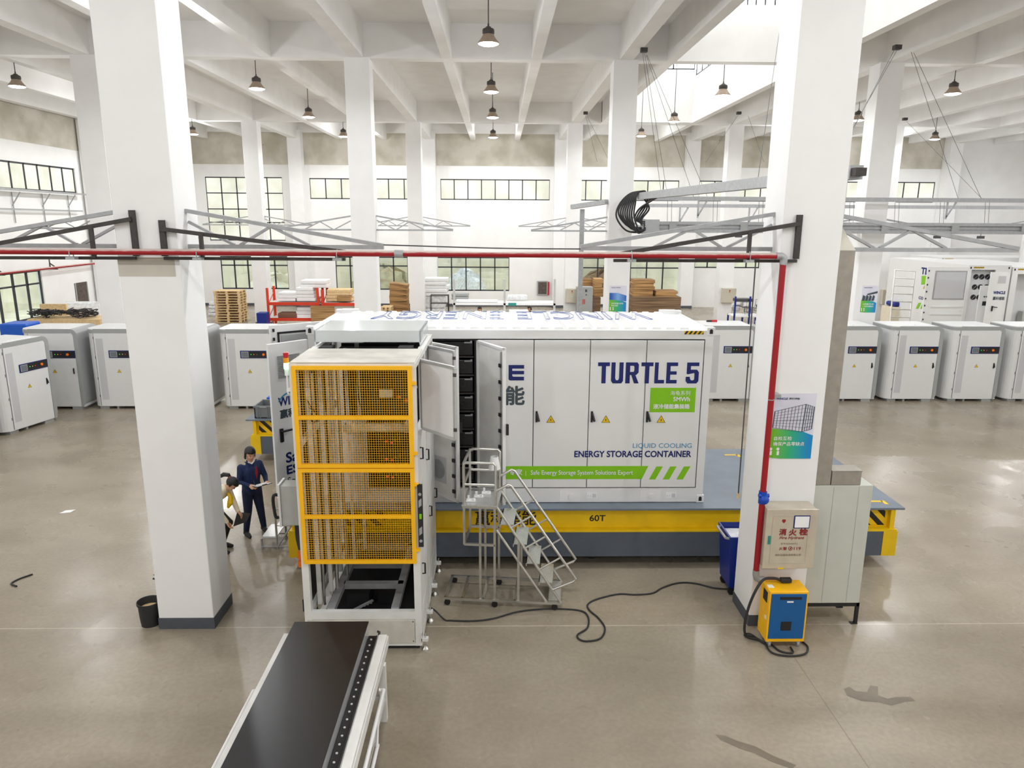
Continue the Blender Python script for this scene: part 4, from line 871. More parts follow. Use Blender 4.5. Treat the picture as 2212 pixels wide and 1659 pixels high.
m = MB(); text(m, '型号:SG24A65-J', (3.56, yy, 1.32), XV, ZV, .21, .026); text(m, '消防设备制造有限公司', (3.50, yy, 1.165), XV, ZV, .33, .030); m.build('small_print', 'cardbd', t)
m = MB().box(3.70, hy-.030, 1.545, 3.90, hy-.020, 1.715); f = m.build('notice_frame', 'navy', t); MB().box(3.711, hy-.033, 1.556, 3.889, hy-.028, 1.704).build('notice_sheet', 'paper', f)
MB().box(hx0+.03, hy-.03, 1.33, hx0+.06, hy-.02, 1.44).build('latch', 'tealbtn', t); MB().box(3.55, hy-.034, .992, 3.62, hy-.021, 1.006).build('yellow_tag', 'dyellow', t)
def poster(label, cat, x0, z0, x1, z1, y, body):
    t = thing('poster', label, cat, ((x0+x1)/2, y, z0)); MB().box(x0, y-.006, z0, x1, y-.001, z1).build('sheet', 'paper', t); body(t, x0, z0, x1-x0, z1-z0, y-.0065); return t
def grad(name, c1, c2, c3):
    m = D.materials.new(name); m.use_nodes = True; nt = m.node_tree; L = nt.links.new; b = nt.nodes['Principled BSDF']; tc = nt.nodes.new('ShaderNodeTexCoord'); sx = nt.nodes.new('ShaderNodeSeparateXYZ')
    L(tc.outputs['Generated'], sx.inputs[0]); r = nt.nodes.new('ShaderNodeValToRGB'); e = r.color_ramp.elements
    e[0].position = .12; e[0].color = c1+(1,); e[1].position = .92; e[1].color = c3+(1,); k = e.new(.5); k.color = c2+(1,); L(sx.outputs[0], r.inputs[0]); L(r.outputs['Color'], b.inputs['Base Color']); b.inputs['Roughness'].default_value = .45; M[name] = m
grad('postergrad', S(112, 186, 30), S(46, 176, 120), S(16, 136, 200)); grad('postersky', S(40, 92, 180), S(120, 170, 225), S(60, 110, 190)); grad('posterpale', S(222, 222, 236), S(216, 214, 228), S(222, 222, 236))
def poster_common(t, x, z, w_, h_, y, head, lines):
    MB().prism([(0, 0), (w_, 0), (w_, h_), (0, h_)], (x, y-.0005, z), XV, ZV, YV, -.0005).build('ground', 'posterpale', t)
    g = MB().prism([(0, .02*h_), (.30*w_, .0*h_), (.30*w_, 0), (w_, 0), (w_, .36*h_), (.76*w_, .42*h_), (0, .47*h_), (0, .08*h_)], (x, y-.003, z), XV, ZV, YV, .001); g.build('colour_field', 'postergrad', t)
    m = MB(); text(m, 'WINCLE', (x+.10*w_, y-.001, z+.905*h_), XV, ZV, .26*w_, .032*h_, 0, .03); m.build('heading', 'navy', t)
    m = MB(); text(m, '赢科储能', (x+.39*w_, y-.001, z+.905*h_), XV, ZV, .24*w_, .032*h_, 0, .02); m.build('subheading', 'dgrey', t)
    m = MB()
    for i, s in enumerate(lines): text(m, s, (x+(.12 if i else .13)*w_, y-.004, z+(.285-.085*i)*h_), XV, ZV, (.70 if len(s) > 5 else .40)*w_, .062*h_, 0, .008)
    for q in (.08, .24): m.ball((x+q*w_, y-.004, z+.15*h_), .035*w_, .002, .035*w_, 10, 6).box(x+(q-.02)*w_, y-.0055, z+.055*h_, x+(q+.03)*w_, y-.0035, z+.12*h_)
    m.build('white_lettering', 'white', t)
def poster_rack(t, x, z, w_, h_, y):
    poster_common(t, x, z, w_, h_, y, 0, ('自检互检', '确保产品零缺点')); m = MB(); q = lambda u, v: (x+u*w_, y-.005, z+v*h_)
    def ln(a, b, r=.006): m.bar(q(*a), q(*b), r, .001, 0, None)
    tl, tr, rr = (.10, .73), (.78, .84), (.97, .80); bl, br, rb = (.08, .48), (.74, .42), (.95, .46)
    for a, b in ((tl, tr), (tr, rr), (tl, bl), (tr, br), (rr, rb), (bl, br), (br, rb)): ln(a, b, .012)
    for i in range(1, 9):
        k = i/9; ln((tl[0]+(tr[0]-tl[0])*k, tl[1]+(tr[1]-tl[1])*k), (bl[0]+(br[0]-bl[0])*k, bl[1]+(br[1]-bl[1])*k), .005)
    for i in range(1, 7):
        k = i/7; ln((tl[0], tl[1]+(bl[1]-tl[1])*k), (tr[0], tr[1]+(br[1]-tr[1])*k), .011 if i == 4 else .004); ln((tr[0], tr[1]+(br[1]-tr[1])*k), (rr[0], rr[1]+(rb[1]-rr[1])*k), .007)
    for i in range(1, 4): k = i/4; ln((tr[0]+(rr[0]-tr[0])*k, tr[1]+(rr[1]-tr[1])*k), (br[0]+(rb[0]-br[0])*k, br[1]+(rb[1]-br[1])*k), .007)
    m.build('picture', 'dgrey', t)
poster('poster of a steel frame over a green and blue field, on the near right column', 'poster', 3.40, 2.36, 3.965, 3.21, ROW[0]-.001, poster_rack)
# wall socket hole with a rusty drip below the poster
m = MB().cyl((3.405, ROW[0]-.012, 2.11), (3.405, ROW[0], 2.11), .03, n=12).tube(spline([(3.405, ROW[0]-.012, 2.10), (3.402, ROW[0]-.008, 1.98), (3.39, ROW[0]-.008, 1.79)], 5), .008, 6); tag(m.build('conduit_stub', 'brownfab'), 'rusty conduit stub above the hydrant cabinet', 'conduit')
t = thing('cable_duct', 'tall grey sheet metal cable duct rising beside the near right column', 'duct', (4.2, 8.8, 2))
MB().box(4.082, 8.70, 1.985, 4.275, 8.95, 4.96).build('trunk', 'duct', t, bevel=.004)
MB().hexa([(4.082, 8.70, 4.96), (4.275, 8.70, 4.96), (4.275, 8.95, 4.96), (4.082, 8.95, 4.96), (4.082, 9.0, 5.32), (4.16, 9.0, 5.32), (4.16, 9.16, 5.32), (4.082, 9.16, 5.32)]).build('hood', 'bandw', t)
MB().box(4.05, 8.72, 5.30, 4.10, 8.80, 5.9).build('strap', 'galv', t)
t = thing('duct_box', 'short grey metal duct box lying on top of the grey cabinet', 'box', (4.46, 8.85, 1.985)); MB().box(4.288, 8.70, 1.985, 4.67, 8.92, 2.165).build('body', 'duct', t, bevel=.004); MB().box(4.284, 8.695, 2.165, 4.674, 8.925, 2.18).build('lid', 'duct', t)
t = thing('stand_cabinet', 'pale grey electrical cabinet on black legs right of the near right column', 'cabinet', (4.45, 8.95, 0))
MB().box(4.08, 8.70, .31, 4.84, 9.16, 1.98).build('body', 'standcab', t, bevel=.006)
m = MB()
for x in (4.33, 4.66): m.box(x-.003, 8.698, .33, x+.003, 8.7005, 1.96)
m.build('panel_seam', 'cabg', t)
MB().box(4.07, 8.70, .26, 4.85, 8.74, .31).box(4.07, 9.12, .26, 4.85, 9.16, .31).box(4.81, 8.70, .26, 4.85, 9.16, .31).build('stand_frame', 'black', t)
for x in (4.09, 4.81):
    for y in (8.70, 9.12): MB().box(x, y, 0, x+.04, y+.04, .26).box(x-.05, y-.01, 0, x+.04, y+.05, .012).build('leg', 'black', t)
t = thing('charger', 'yellow and blue wheeled charger box with a black cable at the near right column', 'charger', (3.63, 8.4, 0))
gx0, gx1, gy0, gy1, gz0, gz1 = 3.395, 3.885, 8.14, 8.45, .09, .79
MB().box(gx0, gy0, gz0, gx1, gy1, gz1).build('body', 'myellow', t, bevel=.01)
m = MB().box(gx0+.02, gy0-.008, gz0+.05, gx1-.025, gy0+.01, gz1-.03); fp = m.build('front_panel', 'chargeblue', t, bevel=.003)
m = MB().box(gx0+.13, gy0-.012, gz1-.105, gx0+.40, gy0-.008, gz1-.07).box(gx0+.17, gy0-.014, gz0+.17, gx0+.30, gy0-.008, gz0+.29)
for k in range(9): m.box(gx0+.135+.03*k, gy0-.014, gz1-.10, gx0+.150+.03*k, gy0-.011, gz1-.075)
m.build('vent', 'black', fp); MB().box(gx0+.22, gy0-.012, gz1-.145, gx0+.30, gy0-.008, gz1-.125).build('badge', 'white', fp)
m = MB().box(gx0-.006, gy0+.07, gz1-.19, gx0, gy0+.2, gz1-.05); m.build('display', 'black', t)
m = MB()
for k in range(6): m.box(gx0-.004, gy0+.08, gz0+.06+.03*k, gx0, gy0+.30, gz0+.073+.03*k)
m.build('louvre', 'dyellow', t)
m = MB().box(gx0+.02, gy0+.1, gz1, gx0+.09, gy0+.18, gz1+.002).box(gx0-.004, gy0+.06, gz0+.28, gx0, gy0+.10, gz0+.33); m.build('sticker', 'paper', t)
for x in (gx0+.06, gx1-.06):
    for y in (gy0+.06, gy1-.06): MB().cyl((x-.015, y, .042), (x+.015, y, .042), .042, n=16).box(x-.025, y-.03, .06, x+.025, y+.03, .09).build('caster', 'galv', t)
m = MB().tube(spline([(3.62, 8.36, .825), (3.50, 8.36, .86), (3.35, 8.32, .84), (3.22, 8.28, .60), (3.16, 8.27, .30), (3.20, 8.30, .08), (3.36, 8.30, .025), (3.42, 8.22, .02)], 8), .017, 10)
m.tube(spline([(3.36, 8.30, .025), (3.3, 8.42, .025), (3.22, 8.40, .03), (3.30, 8.34, .05)], 8), .017, 10)
m.tube(spline([(3.42, 8.22, .02), (3.44, 8.02, .018), (3.62, 7.95, .018), (3.84, 7.99, .018), (3.94, 8.14, .018), (3.92, 8.3, .018), (3.98, 8.40, .018), (4.0, 8.5, .03), (3.9, 8.46, .03)], 8), .012, 10)
m.tube(spline([(3.5, 8.2, .016), (3.56, 8.05, .016), (3.7, 8.02, .016), (3.72, 8.14, .016)], 8), .012, 10); m.build('cable', 'rubber', t, smooth=True)
MB().box(3.60, 8.325, .805, 3.74, 8.395, .86).build('plug', 'rubber', t, bevel=.01)
t = thing('wheeled_bin', 'dark blue wheeled bin with a grey handle, half hidden behind the near right column', 'bin', (3.4, 9.55, 0))
q = MB(); x0_, x1_, y0_, y1_, z1_ = 3.29, 3.75, 9.42, 9.95, .93
q.hexa([(x0_+.05, y0_+.04, .12), (x1_-.04, y0_+.04, .12), (x1_-.04, y1_-.04, .12), (x0_+.05, y1_-.04, .12), (x0_, y0_, z1_), (x1_, y0_, z1_), (x1_, y1_, z1_), (x0_, y1_, z1_)]); q.f.pop(1); q.m.pop(1); q.box(x0_-.015, y0_-.015, z1_-.04, x1_+.015, y0_+.01, z1_).box(x0_-.015, y0_, z1_-.04, x0_+.01, y1_, z1_)
q.build('body', 'blueplasd', t); MB().box(x0_+.02, y0_+.02, .82, x1_-.02, y1_-.02, .84).build('contents', 'film', t)
MB().tube([(x0_, y0_+.02, .90), (x0_-.07, y0_-.0, .92), (x0_-.07, y0_+.40, .92), (x0_, y0_+.42, .90)], .018, 8).build('handle', 'galv', t)
for y in (9.5, 9.85): MB().cyl((x0_+.1, y-.02, .06), (x0_+.1, y+.02, .06), .06, n=14).build('wheel', 'black', t)
# hanging pull rod
m = MB().tube([(3.30, 9.32, 4.85), (3.315, 9.32, 1.62)], .009, 8); t = tag(m.build('hanging_cable', 'wire'), 'thin grey conduit hanging left of the near right column with a brass end', 'conduit'); MB().cyl((3.315, 9.32, 1.56), (3.315, 9.32, 1.63), .02, n=10).build('brass_end', 'pallet', t)
# cables and litter on the floor
m = MB().tube(spline([(-.93, 8.90, .16), (-.85, 8.88, .12), (-.72, 8.83, .015), (-.63, 8.815, .012), (-.35, 8.80, .012), (-.067, 8.856, .012), (.284, 9.03, .012), (.7, 9.10, .012), (1.121, 9.059, .012), (1.23, 8.90, .012), (1.19, 8.62, .012), (1.04, 8.45, .012), (1.06, 8.34, .012), (1.158, 8.304, .012), (1.33, 8.37, .012), (1.42, 8.60, .012), (1.37, 8.85, .012), (1.27, 9.06, .012), (1.27, 9.22, .012), (1.42, 9.36, .012), (1.74, 9.497, .012), (2.0, 9.48, .012), (2.245, 9.52, .012), (2.43, 9.68, .012), (2.70, 9.82, .012), (2.95, 9.80, .012), (3.2, 9.66, .012), (3.5, 9.62, .012)], 6), .012, 8)
tag(m.build('power_cable', 'rubber', smooth=True), 'long black cable winding over the floor from the machine to the blue bin', 'cable')
m = MB().tube(spline([(-7.06, 10.17, .012), (-7.17, 10.02, .012), (-7.19, 9.88, .012), (-7.06, 9.80, .012)], 6), .013, 8); tag(m.build('cable_scrap', 'rubber'), 'short bent black cable offcut lying on the left floor', 'cable')
tag(MB().hexa([(-8.04, 12.52, .002), (-7.86, 12.56, .002), (-7.84, 12.70, .002), (-8.00, 12.66, .002), (-8.04, 12.52, .005), (-7.86, 12.56, .005), (-7.84, 12.70, .005), (-8.00, 12.66, .005)]).build('paper_sheet', 'paper'), 'small white sheet of paper lying on the left floor', 'paper')
def stain(label, pts):
    m = MB(); m.face([(x, y, .0015) for x, y in pts]); 
    return tag(m.build('floor_stain', 'stainmat'), label, 'stain')
mk('stainmat', S(122, 112, 98), .28, var=.12, scale=5)
def blob(cx, cy, rx, ry, n=26, a=.25): return [(cx+rx*math.cos(i*2*math.pi/n)*(1+random.uniform(-a, a)), cy+ry*math.sin(i*2*math.pi/n)*(1+random.uniform(-a, a))) for i in range(n)]
stain('dark wet stain with a tail on the floor at the lower right', [(4.02, 7.32), (4.0, 7.2), (4.12, 7.10), (4.3, 7.08), (4.42, 7.02), (4.6, 7.08), (4.74, 7.10), (4.72, 7.17), (4.55, 7.17), (4.44, 7.14), (4.36, 7.2), (4.44, 7.36), (4.36, 7.38), (4.26, 7.26), (4.14, 7.28), (4.1, 7.36)])
stain('faint brown wet streak on the floor at the bottom edge', [(2.30, 6.58), (2.33, 6.50), (2.5, 6.36), (2.62, 6.3), (2.75, 6.18), (2.92, 6.08), (2.98, 6.13), (2.8, 6.26), (2.66, 6.40), (2.5, 6.48), (2.40, 6.56)])
t = thing('paint_bucket', 'black bucket of sand beside the foot of the near left column', 'bucket', (-4.64, 8.80, 0))
MB().lathe([(.0, .012), (.118, .0), (.128, .10), (.138, .30), (.15, .30), (.15, .335), (.142, .335), (.134, .32), (.125, .06), (.0, .05)], n=28).build('pail', 'rubber', t, world=False, smooth=True)
MB().lathe([(.0, .245), (.128, .235)], n=24).build('sand', 'pallet', t, world=False)
t = thing('fire_extinguisher', 'red fire extinguisher peeping out behind the bucket and the near left column', 'extinguisher', (-4.545, 9.02, 0))
MB().lathe([(.0, 0), (.075, 0), (.08, .02), (.08, .40), (.06, .46), (.02, .49), (.0, .49)], n=22).build('cylinder', 'redlt', t, world=False, smooth=True)
MB().bar((-.12, 0, .54), (.04, 0, .52), .02).bar((-.10, 0, .60), (.02, 0, .54), .016).cyl((0, 0, .48), (0, 0, .54), .022, n=10).build('valve_handle', 'black', t, world=False)
# low steps left of the machine
t = thing('step_stool', 'low aluminium two step stool behind the machine at the left', 'step stool', (-3.5, 10.9, 0))
m = MB()
def leg(a): m.tube(a, .018, 10)
for y in (10.62, 11.12):
    leg([(-3.87, y, 0), (-3.87, y, .22), (-3.84, y, .25), (-3.62, y, .25)]); leg([(-3.62, y, .0), (-3.62, y, .84), (-3.58, y, .88), (-3.41, y, .88), (-3.37, y, .84), (-3.37, y, 0)]); leg([(-3.87, y, .06), (-3.37, y, .06)])
leg([(-3.62, 10.62, .05), (-3.37, 10.62, .50)]); m.build('frame', 'galv', t, smooth=True)
MB().box(-3.86, 10.62, .255, -3.62, 11.12, .275).build('tread', 'tread', t); MB().box(-3.61, 10.62, .50, -3.37, 11.12, .52).build('tread', 'tread', t)
for o in t.children:
    for v in o.data.vertices:
        v.co.y += .41; v.co.z *= .80
# ------------------------------------------------------------------ white energy cabinets in two rows
def make_cabinet():
    t = thing('energy_cabinet', '', 'cabinet'); W_, D_, H_ = 1.57, 1.12, 2.29
    plan = [(W_-.02, 0), (W_-.02, D_), (0, D_), (0, .26)] + arc(.26, .26, .26, 180, 262, 6)
    MB().prism(plan, (0, 0, .085), XV, YV, ZV, H_-.19).build('body', 'cabw', t, world=False)
    band = [(W_-.11, .05), (W_-.11, H_-.22)] + arc(W_-.24, H_-.22, .13, 0, 90, 6) + [(.24, H_-.09), (.24, H_)] + list(reversed(arc(W_-.19, H_-.19, .19, 0, 90, 8))) + list(reversed(arc(W_-.18, .24, .18, -70, 0, 6)))
    MB().prism(band, (0, -.012, 0), XV, ZV, YV, D_+.012).build('frame_band', 'cabg', t, world=False)
    lid = [(W_-.19, 0), (W_-.19, D_), (0, D_), (0, .24)] + arc(.24, .24, .24, 180, 268, 6)
    MB().prism(lid, (-.006, -.012, H_-.115), XV, YV, ZV, .09).build('lid_edge', 'cabg', t, world=False)
    MB().prism(lid, (0, 0, H_-.025), XV, YV, ZV, .026).build('top', 'cabw', t, world=False)
    MB().box(.38, .10, H_, 1.18, .16, H_+.012).cyl((.75, .13, H_+.01), (.75, .13, H_+.035), .02, n=10).build('lifting_strip', 'white', t, world=False)
    f = MB().box(.235, -.010, .10, W_-.12, .0, H_-.12).build('front_door', 'cabw', t, world=False)
    MB().box(.28, -.014, .28, .47, -.010, 2.02).build('vent_strip', 'perf', f, world=False)
    MB().box(.225, -.012, .11, .232, -.002, H_-.13).build('gap', 'seam', f, world=False)
    p = MB().box(.60, -.022, 1.475, 1.455, -.010, 1.69).build('control_panel', 'navy', t, world=False, bevel=.01)
    MB().box(.79, -.025, 1.495, 1.44, -.022, 1.67).build('panel_face', 'black', p, world=False)
    MB().box(.635, -.028, 1.50, .835, -.022, 1.665).build('screen_frame', 'cabg', p, world=False); MB().box(.65, -.031, 1.515, .82, -.028, 1.65).build('screen', 'screen', p, world=False)
    MB().cyl((.905, -.022, 1.585), (.905, -.034, 1.585), .009, n=10).build('led', 'led_g', p, world=False); MB().cyl((.985, -.022, 1.585), (.985, -.034, 1.585), .009, n=10).build('led', 'led_o', p, world=False); MB().cyl((1.065, -.022, 1.585), (1.065, -.034, 1.585), .009, n=10).build('led', 'led_r', p, world=False)
    MB().cyl((1.255, -.022, 1.585), (1.255, -.05, 1.585), .034, n=16).box(1.215, -.024, 1.512, 1.295, -.022, 1.525).build('stop_button', 'orange', p, world=False)
    m = MB(); warn_triangle(m, (.835, -.011, 1.06), XV, ZV, .115, 0, 1); m.build('warning_sign', ['dyellow', 'black'], t, world=False)
    MB().box(1.345, -.022, 1.03, 1.375, -.010, 1.195).bar((1.36, -.03, 1.17), (1.375, -.045, 1.06), .02, .022).build('handle', 'black', t, world=False)
    m = MB()
    for z in (.35, .85, 1.45, 2.0): m.box(.205, .004, z, .225, .014, z+.07)
    m.build('hinge', 'black', t, world=False)
    MB().box(.1, .3, .03, W_-.12, .9, .085).build('plinth', 'seam', t, world=False)
    for x0, x1, y0 in ((.15, .40, .06), (.62, .68, .06), (W_-.40, W_-.12, .02)): MB().box(x0, y0, 0, x1, .9, .086).build('foot', 'cabg', t, world=False)
    return t
cp = make_cabinet()
def cab(x, y, rz, label, first=[True]):
    o = cp if first[0] else dup(cp, (x, y, 0), rz, label); first[0] = False
    o.location = (x, y, 0); o.rotation_euler = (0, 0, rz); o['label'] = label; o['group'] = 'white energy storage cabinets'; return o
YR = 20.9
cab(6.05, YR, 0, 'white energy cabinet just right of the battery container, partly covered by the near right column')
cab(7.93, YR, 0, 'white energy cabinet hidden mostly behind the near right column'); cab(9.76, YR, 0, 'white energy cabinet just right of the near right column and its duct')
cab(11.6, YR, 0, 'white energy cabinet, second from the near right column towards the right edge'); cab(13.44, YR, 0, 'white energy cabinet, last whole one before the right edge of the photo'); cab(15.28, YR, 0, 'white energy cabinet cut off by the right edge of the photo')
YL = 19.98
cab(-7.80, YL, 0, 'white energy cabinet between the near left column and the battery container'); cab(-9.66, YL, 0, 'white energy cabinet hidden behind the near left column, its right side showing')
cab(-11.43, YL, 0, 'white energy cabinet touching the left edge of the near left column'); cab(-13.18, YL-.05, 0, 'white energy cabinet at the left corner of the row, partly behind the turned cabinet')
ya = math.atan2(.97, .23)
for (x, y), lab in (((-12.13, 17.33), 'white energy cabinet turned towards the aisle at the left edge of the photo'), ((-12.55, 15.55), 'white energy cabinet turned to the aisle, cut off by the left edge')):
    o = cab(x, y, ya, lab)

# ------------------------------------------------------------------ overhead busbar and rails behind the near right column
t = thing('busbar_trunk', 'sloping looking grey trunk beam with a bundle of black cables at its end', 'trunking', tuple(P(1390, 424, Z=5.97)))
a = P(1384, 424, Z=5.97); b = P(1850, 372, Z=5.97); MB().bar(a, b, .20, .19).build('beam', 'galv', t); d = (b-a).normalized()
MB().bar(b-d*.2, b+d*.12, .16, .11).build('end_box', 'iron', t)
bxp = P(1405, 490, Y=a.y-.1)
m = MB()
for i in range(9):
    o = random.uniform(-.05, .05); o2 = -.16+.04*i; s = .35+.095*i; dn = random.uniform(.86, 1.06)
    m.tube(spline([a+d*(.15+.07*i)+Vector((0, o2*.4, -.04)), a+Vector((.10, o2, .13)), a+Vector((-.20*s-.05, o2, .08)), a+Vector((-.52*s, o2, -.22)), a+Vector((-.60*s, o2-.05, -.58*dn)), a+Vector((-.40*s+.05, o2-.1, -.95*dn)), a+Vector((-.02, o2-.08, -1.02*dn)), bxp+Vector((-.16, o2*.5, -.05+o))], 6), .026, 8)
for i in range(5):
    m.tube(spline([a+d*(.4+.3*i)+Vector((0, 0, -.08)), a+Vector((.26-.07*i, 0, -.35)), a+Vector((.05-.05*i, -.05, -.66)), bxp+Vector((-.17, -.05, .06*i-.1))], 6), .026, 8)
m.build('cable_bundle', 'rubber', t, smooth=True)
q0 = P(1388, 474, Y=bxp.y); q1 = P(1423, 505, Y=bxp.y); MB().box(q0.x, bxp.y-.05, q1.z, q1.x, bxp.y+.35, q0.z).build('junction_box', 'cabg', t, bevel=.01)
m = MB()
for pa, pb in (((1567, 384), (1683, 72)), ((1602, 378), (1674, 178)), ((1846, 365), (1935, 102)), ((1850, 366), (1940, 104))):
    s0 = a+d*((P(pa[0], pa[1], Z=6.06)-a).dot(d)); MB().tube([s0+ZV*.08, P(*pb, Z=9.80)], .0055, 6).build('suspension_wire', 'wire', t)
yr = bxp.y+.3; zc = P(1700, 491, Y=yr).z; xe = P(2350, 490, Y=yr).x
t = thing('cable_tray', 'long horizontal grey busbar tray running right from the junction box', 'tray', (q1.x, yr, zc))
m = MB().box(q1.x, yr-.07, zc+.06, xe, yr+.07, zc+.15).box(q1.x, yr-.07, zc-.17, xe, yr+.07, zc-.09).box(q1.x, yr, zc-.15, xe, yr+.03, zc+.12).box(q1.x, yr-.03, zc-.04, xe, yr+.02, zc+.0)
m.build('rail', 'galv', t)
for x in [q1.x+.35+2.1*i for i in range(7)]: MB().box(x, yr-.08, zc-.16, x+.22, yr+.05, zc+.14).build('joint', 'cabg', t)
m = MB()
for x in [q1.x+.3+1.35*i for i in range(10)]:
    for dx in (0, .12): m.tube([(x+dx, yr, zc+.14), (x+dx, yr+.1, zc+.85)], .006, 5)
for x in [P(px, 500, Y=yr).x for px in (1594, 2022, 2116)]: m.box(x-.1, yr-.12, zc-.30, x+.1, yr-.06, zc-.22).tube([(x, yr-.08, zc-.25), (x+.02, yr-.05, zc-.1)], .01, 5)
m.build('hanger', 'wire', t)
zt = P(1700, 430, Y=yr).z
t = thing('support_rail', 'upper grey horizontal rail with strut brackets above the busbar tray', 'rail', (q1.x, yr, zt)); xs_ = P(1392, 430, Y=yr).x
MB().box(xs_, yr+.05, zt-.06, xe, yr+.15, zt+.06).build('rail', 'galv', t); m = MB()
for px in (1510, 2050):
    x = P(px, 450, Y=yr).x; m.bar((x, yr+.1, zt-.06), (x, yr+.1, zt-.55), .04).bar((x, yr+.1, zt-.5), (x+.25, yr+.1, zt-.06), .04)
m.build('strut_bracket', 'galv', t); m = MB()
for pa, pb in (((1430, 430), (1388, 112)), ((1443, 430), (1392, 112)), ((1500, 430), (1396, 120)), ((1530, 430), (1397, 118)), ((1318, 352), (1266, 246)), ((1290, 350), (1264, 246)), ((2070, 430), (1968, 112)), ((2120, 430), (1974, 114)), ((2122, 430), (1958, 262)), ((1650, 350), (1616, 250)), ((1525, 350), (1596, 246))):
    yw = yr+.1 if pa[1] > 400 else 30; MB().tube([P(*pa, Y=yw), P(*pb, Z=9.80)], .0055, 6).build('suspension_wire', 'wire', t)
m = MB()
for pb in ((1391, 108), (1265, 244), (1596, 244), (1938, 102), (1955, 257)): c = P(*pb, Z=9.78); m.box(c.x-.09, c.y-.08, c.z-.06, c.x+.09, c.y+.08, c.z+.05)
m.build('anchor', 'iron', t)
t = thing('support_rail', 'lower fainter grey rail farther back, below the upper rail', 'rail', (q1.x, 27, 5.6)); z2 = P(1700, 445, Y=27).z
MB().box(P(1395, 445, Y=27).x, 27, z2-.07, P(2300, 445, Y=27).x, 27.12, z2+.05).build('rail', 'galv', t); m = MB()
for px in (1470, 1620, 1900):
    x = P(px, 450, Y=27).x; m.bar((x, 27.05, z2-.06), (x, 27.05, z2-.7), .05).bar((x, 27.05, z2-.6), (x+.3, 27.05, z2-.06), .05)
m.build('strut_bracket', 'galv', t)
# T shaped hoist arm left of the second row column
t = thing('jib_post', 'slim grey steel post with a short top arm beside the second row right column', 'post', (P(1254, 600, Y=24).x, 24, 0))
x = P(1254, 600, Y=24).x; MB().box(x-.07, 23.93, 0, x+.07, 24.07, P(1254, 452, Y=24).z).build('post', 'galv', t)
pa = P(1236, 447, Y=24); pb = P(1310, 436, Y=22.6); MB().bar(pa, pb, .14, .14).build('arm', 'galv', t)
# red pipe and tray on the left wall
def wl(px, py): return P(px, py, X=XLW+.25)
t = thing('wall_pipe', 'red water pipe on brackets along the left wall', 'pipe', tuple(wl(0, 591)))
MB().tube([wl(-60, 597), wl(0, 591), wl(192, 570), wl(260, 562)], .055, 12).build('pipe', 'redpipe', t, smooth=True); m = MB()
for px in (5, 120):
    c = wl(px, 591-px*.11); m.bar((XLW, c.y, c.z+.35), (XLW, c.y, c.z-.05), .05).bar((XLW, c.y, c.z+.2), (XLW+.3, c.y, c.z-.02), .04).bar((XLW, c.y, c.z-.07), (XLW+.35, c.y, c.z-.07), .04)
m.build('wall_bracket', 'iron', t)
t = thing('wall_tray', 'grey cable tray on brackets under the left upper windows', 'tray', tuple(wl(80, 412)))
MB().bar(wl(-60, 403)+XV*.1, wl(178, 420)+XV*.1, .25, .06).bar(wl(-60, 449), wl(178, 456), .06, .06).build('rail', 'galv', t); m = MB()
for px in (35, 100, 155):
    c = wl(px, 410+px*.06); m.bar(c+ZV*-.05+XV*.15, c+Vector((-.25, 0, -.6)), .035).bar(c+Vector((-.2, 0, -.05)), c+Vector((-.2, 0, -1.3)), .03)
m.build('strut_bracket', 'galv', t)
t = thing('wall_niche', 'brown fire cabinet niche in the left wall behind the near left column', 'niche', tuple(wl(175, 640)))
c0, c1 = P(160, 612, X=XLW), P(192, 655, X=XLW); MB().box(XLW-.005, c0.y, c1.z, XLW+.02, c1.y, c0.z).build('recess', 'breakroom', t); MB().box(XLW, c0.y, c1.z, XLW+.05, c0.y+.06, c0.z).box(XLW, c1.y-.06, c1.z, XLW+.05, c1.y, c0.z).build('frame', 'cabg', t)

a, b = P(1160, 637, Y=YB), P(1183, 607, Y=YB); t = thing('hydrant_box', 'recessed mirror fronted hydrant box with a red side on the back wall', 'hydrant box', (a.x, YB, a.z))
MB().box(a.x, YB-.12, a.z, b.x, YB-.005, b.z).build('case', 'galv', t); MB().box(a.x+.06, YB-.125, a.z+.06, b.x-.06, YB-.12, b.z-.06).build('door', 'breakroom', t); MB().box(b.x, YB-.12, a.z, b.x+.10, YB-.03, b.z-.05).build('red_side', 'redlt', t)
m = MB()
a, b = P(447, 657, Y=40), P(466, 641, Y=40)
for k in range(4): m.box(a.x+.03*k, 40, .2*k, b.x+.02*k, 41, .18+.2*k)
tag(m.build('film_pile', 'film', bevel=.04), 'low pile of crumpled grey plastic film left of the tall pallet stack', 'film')
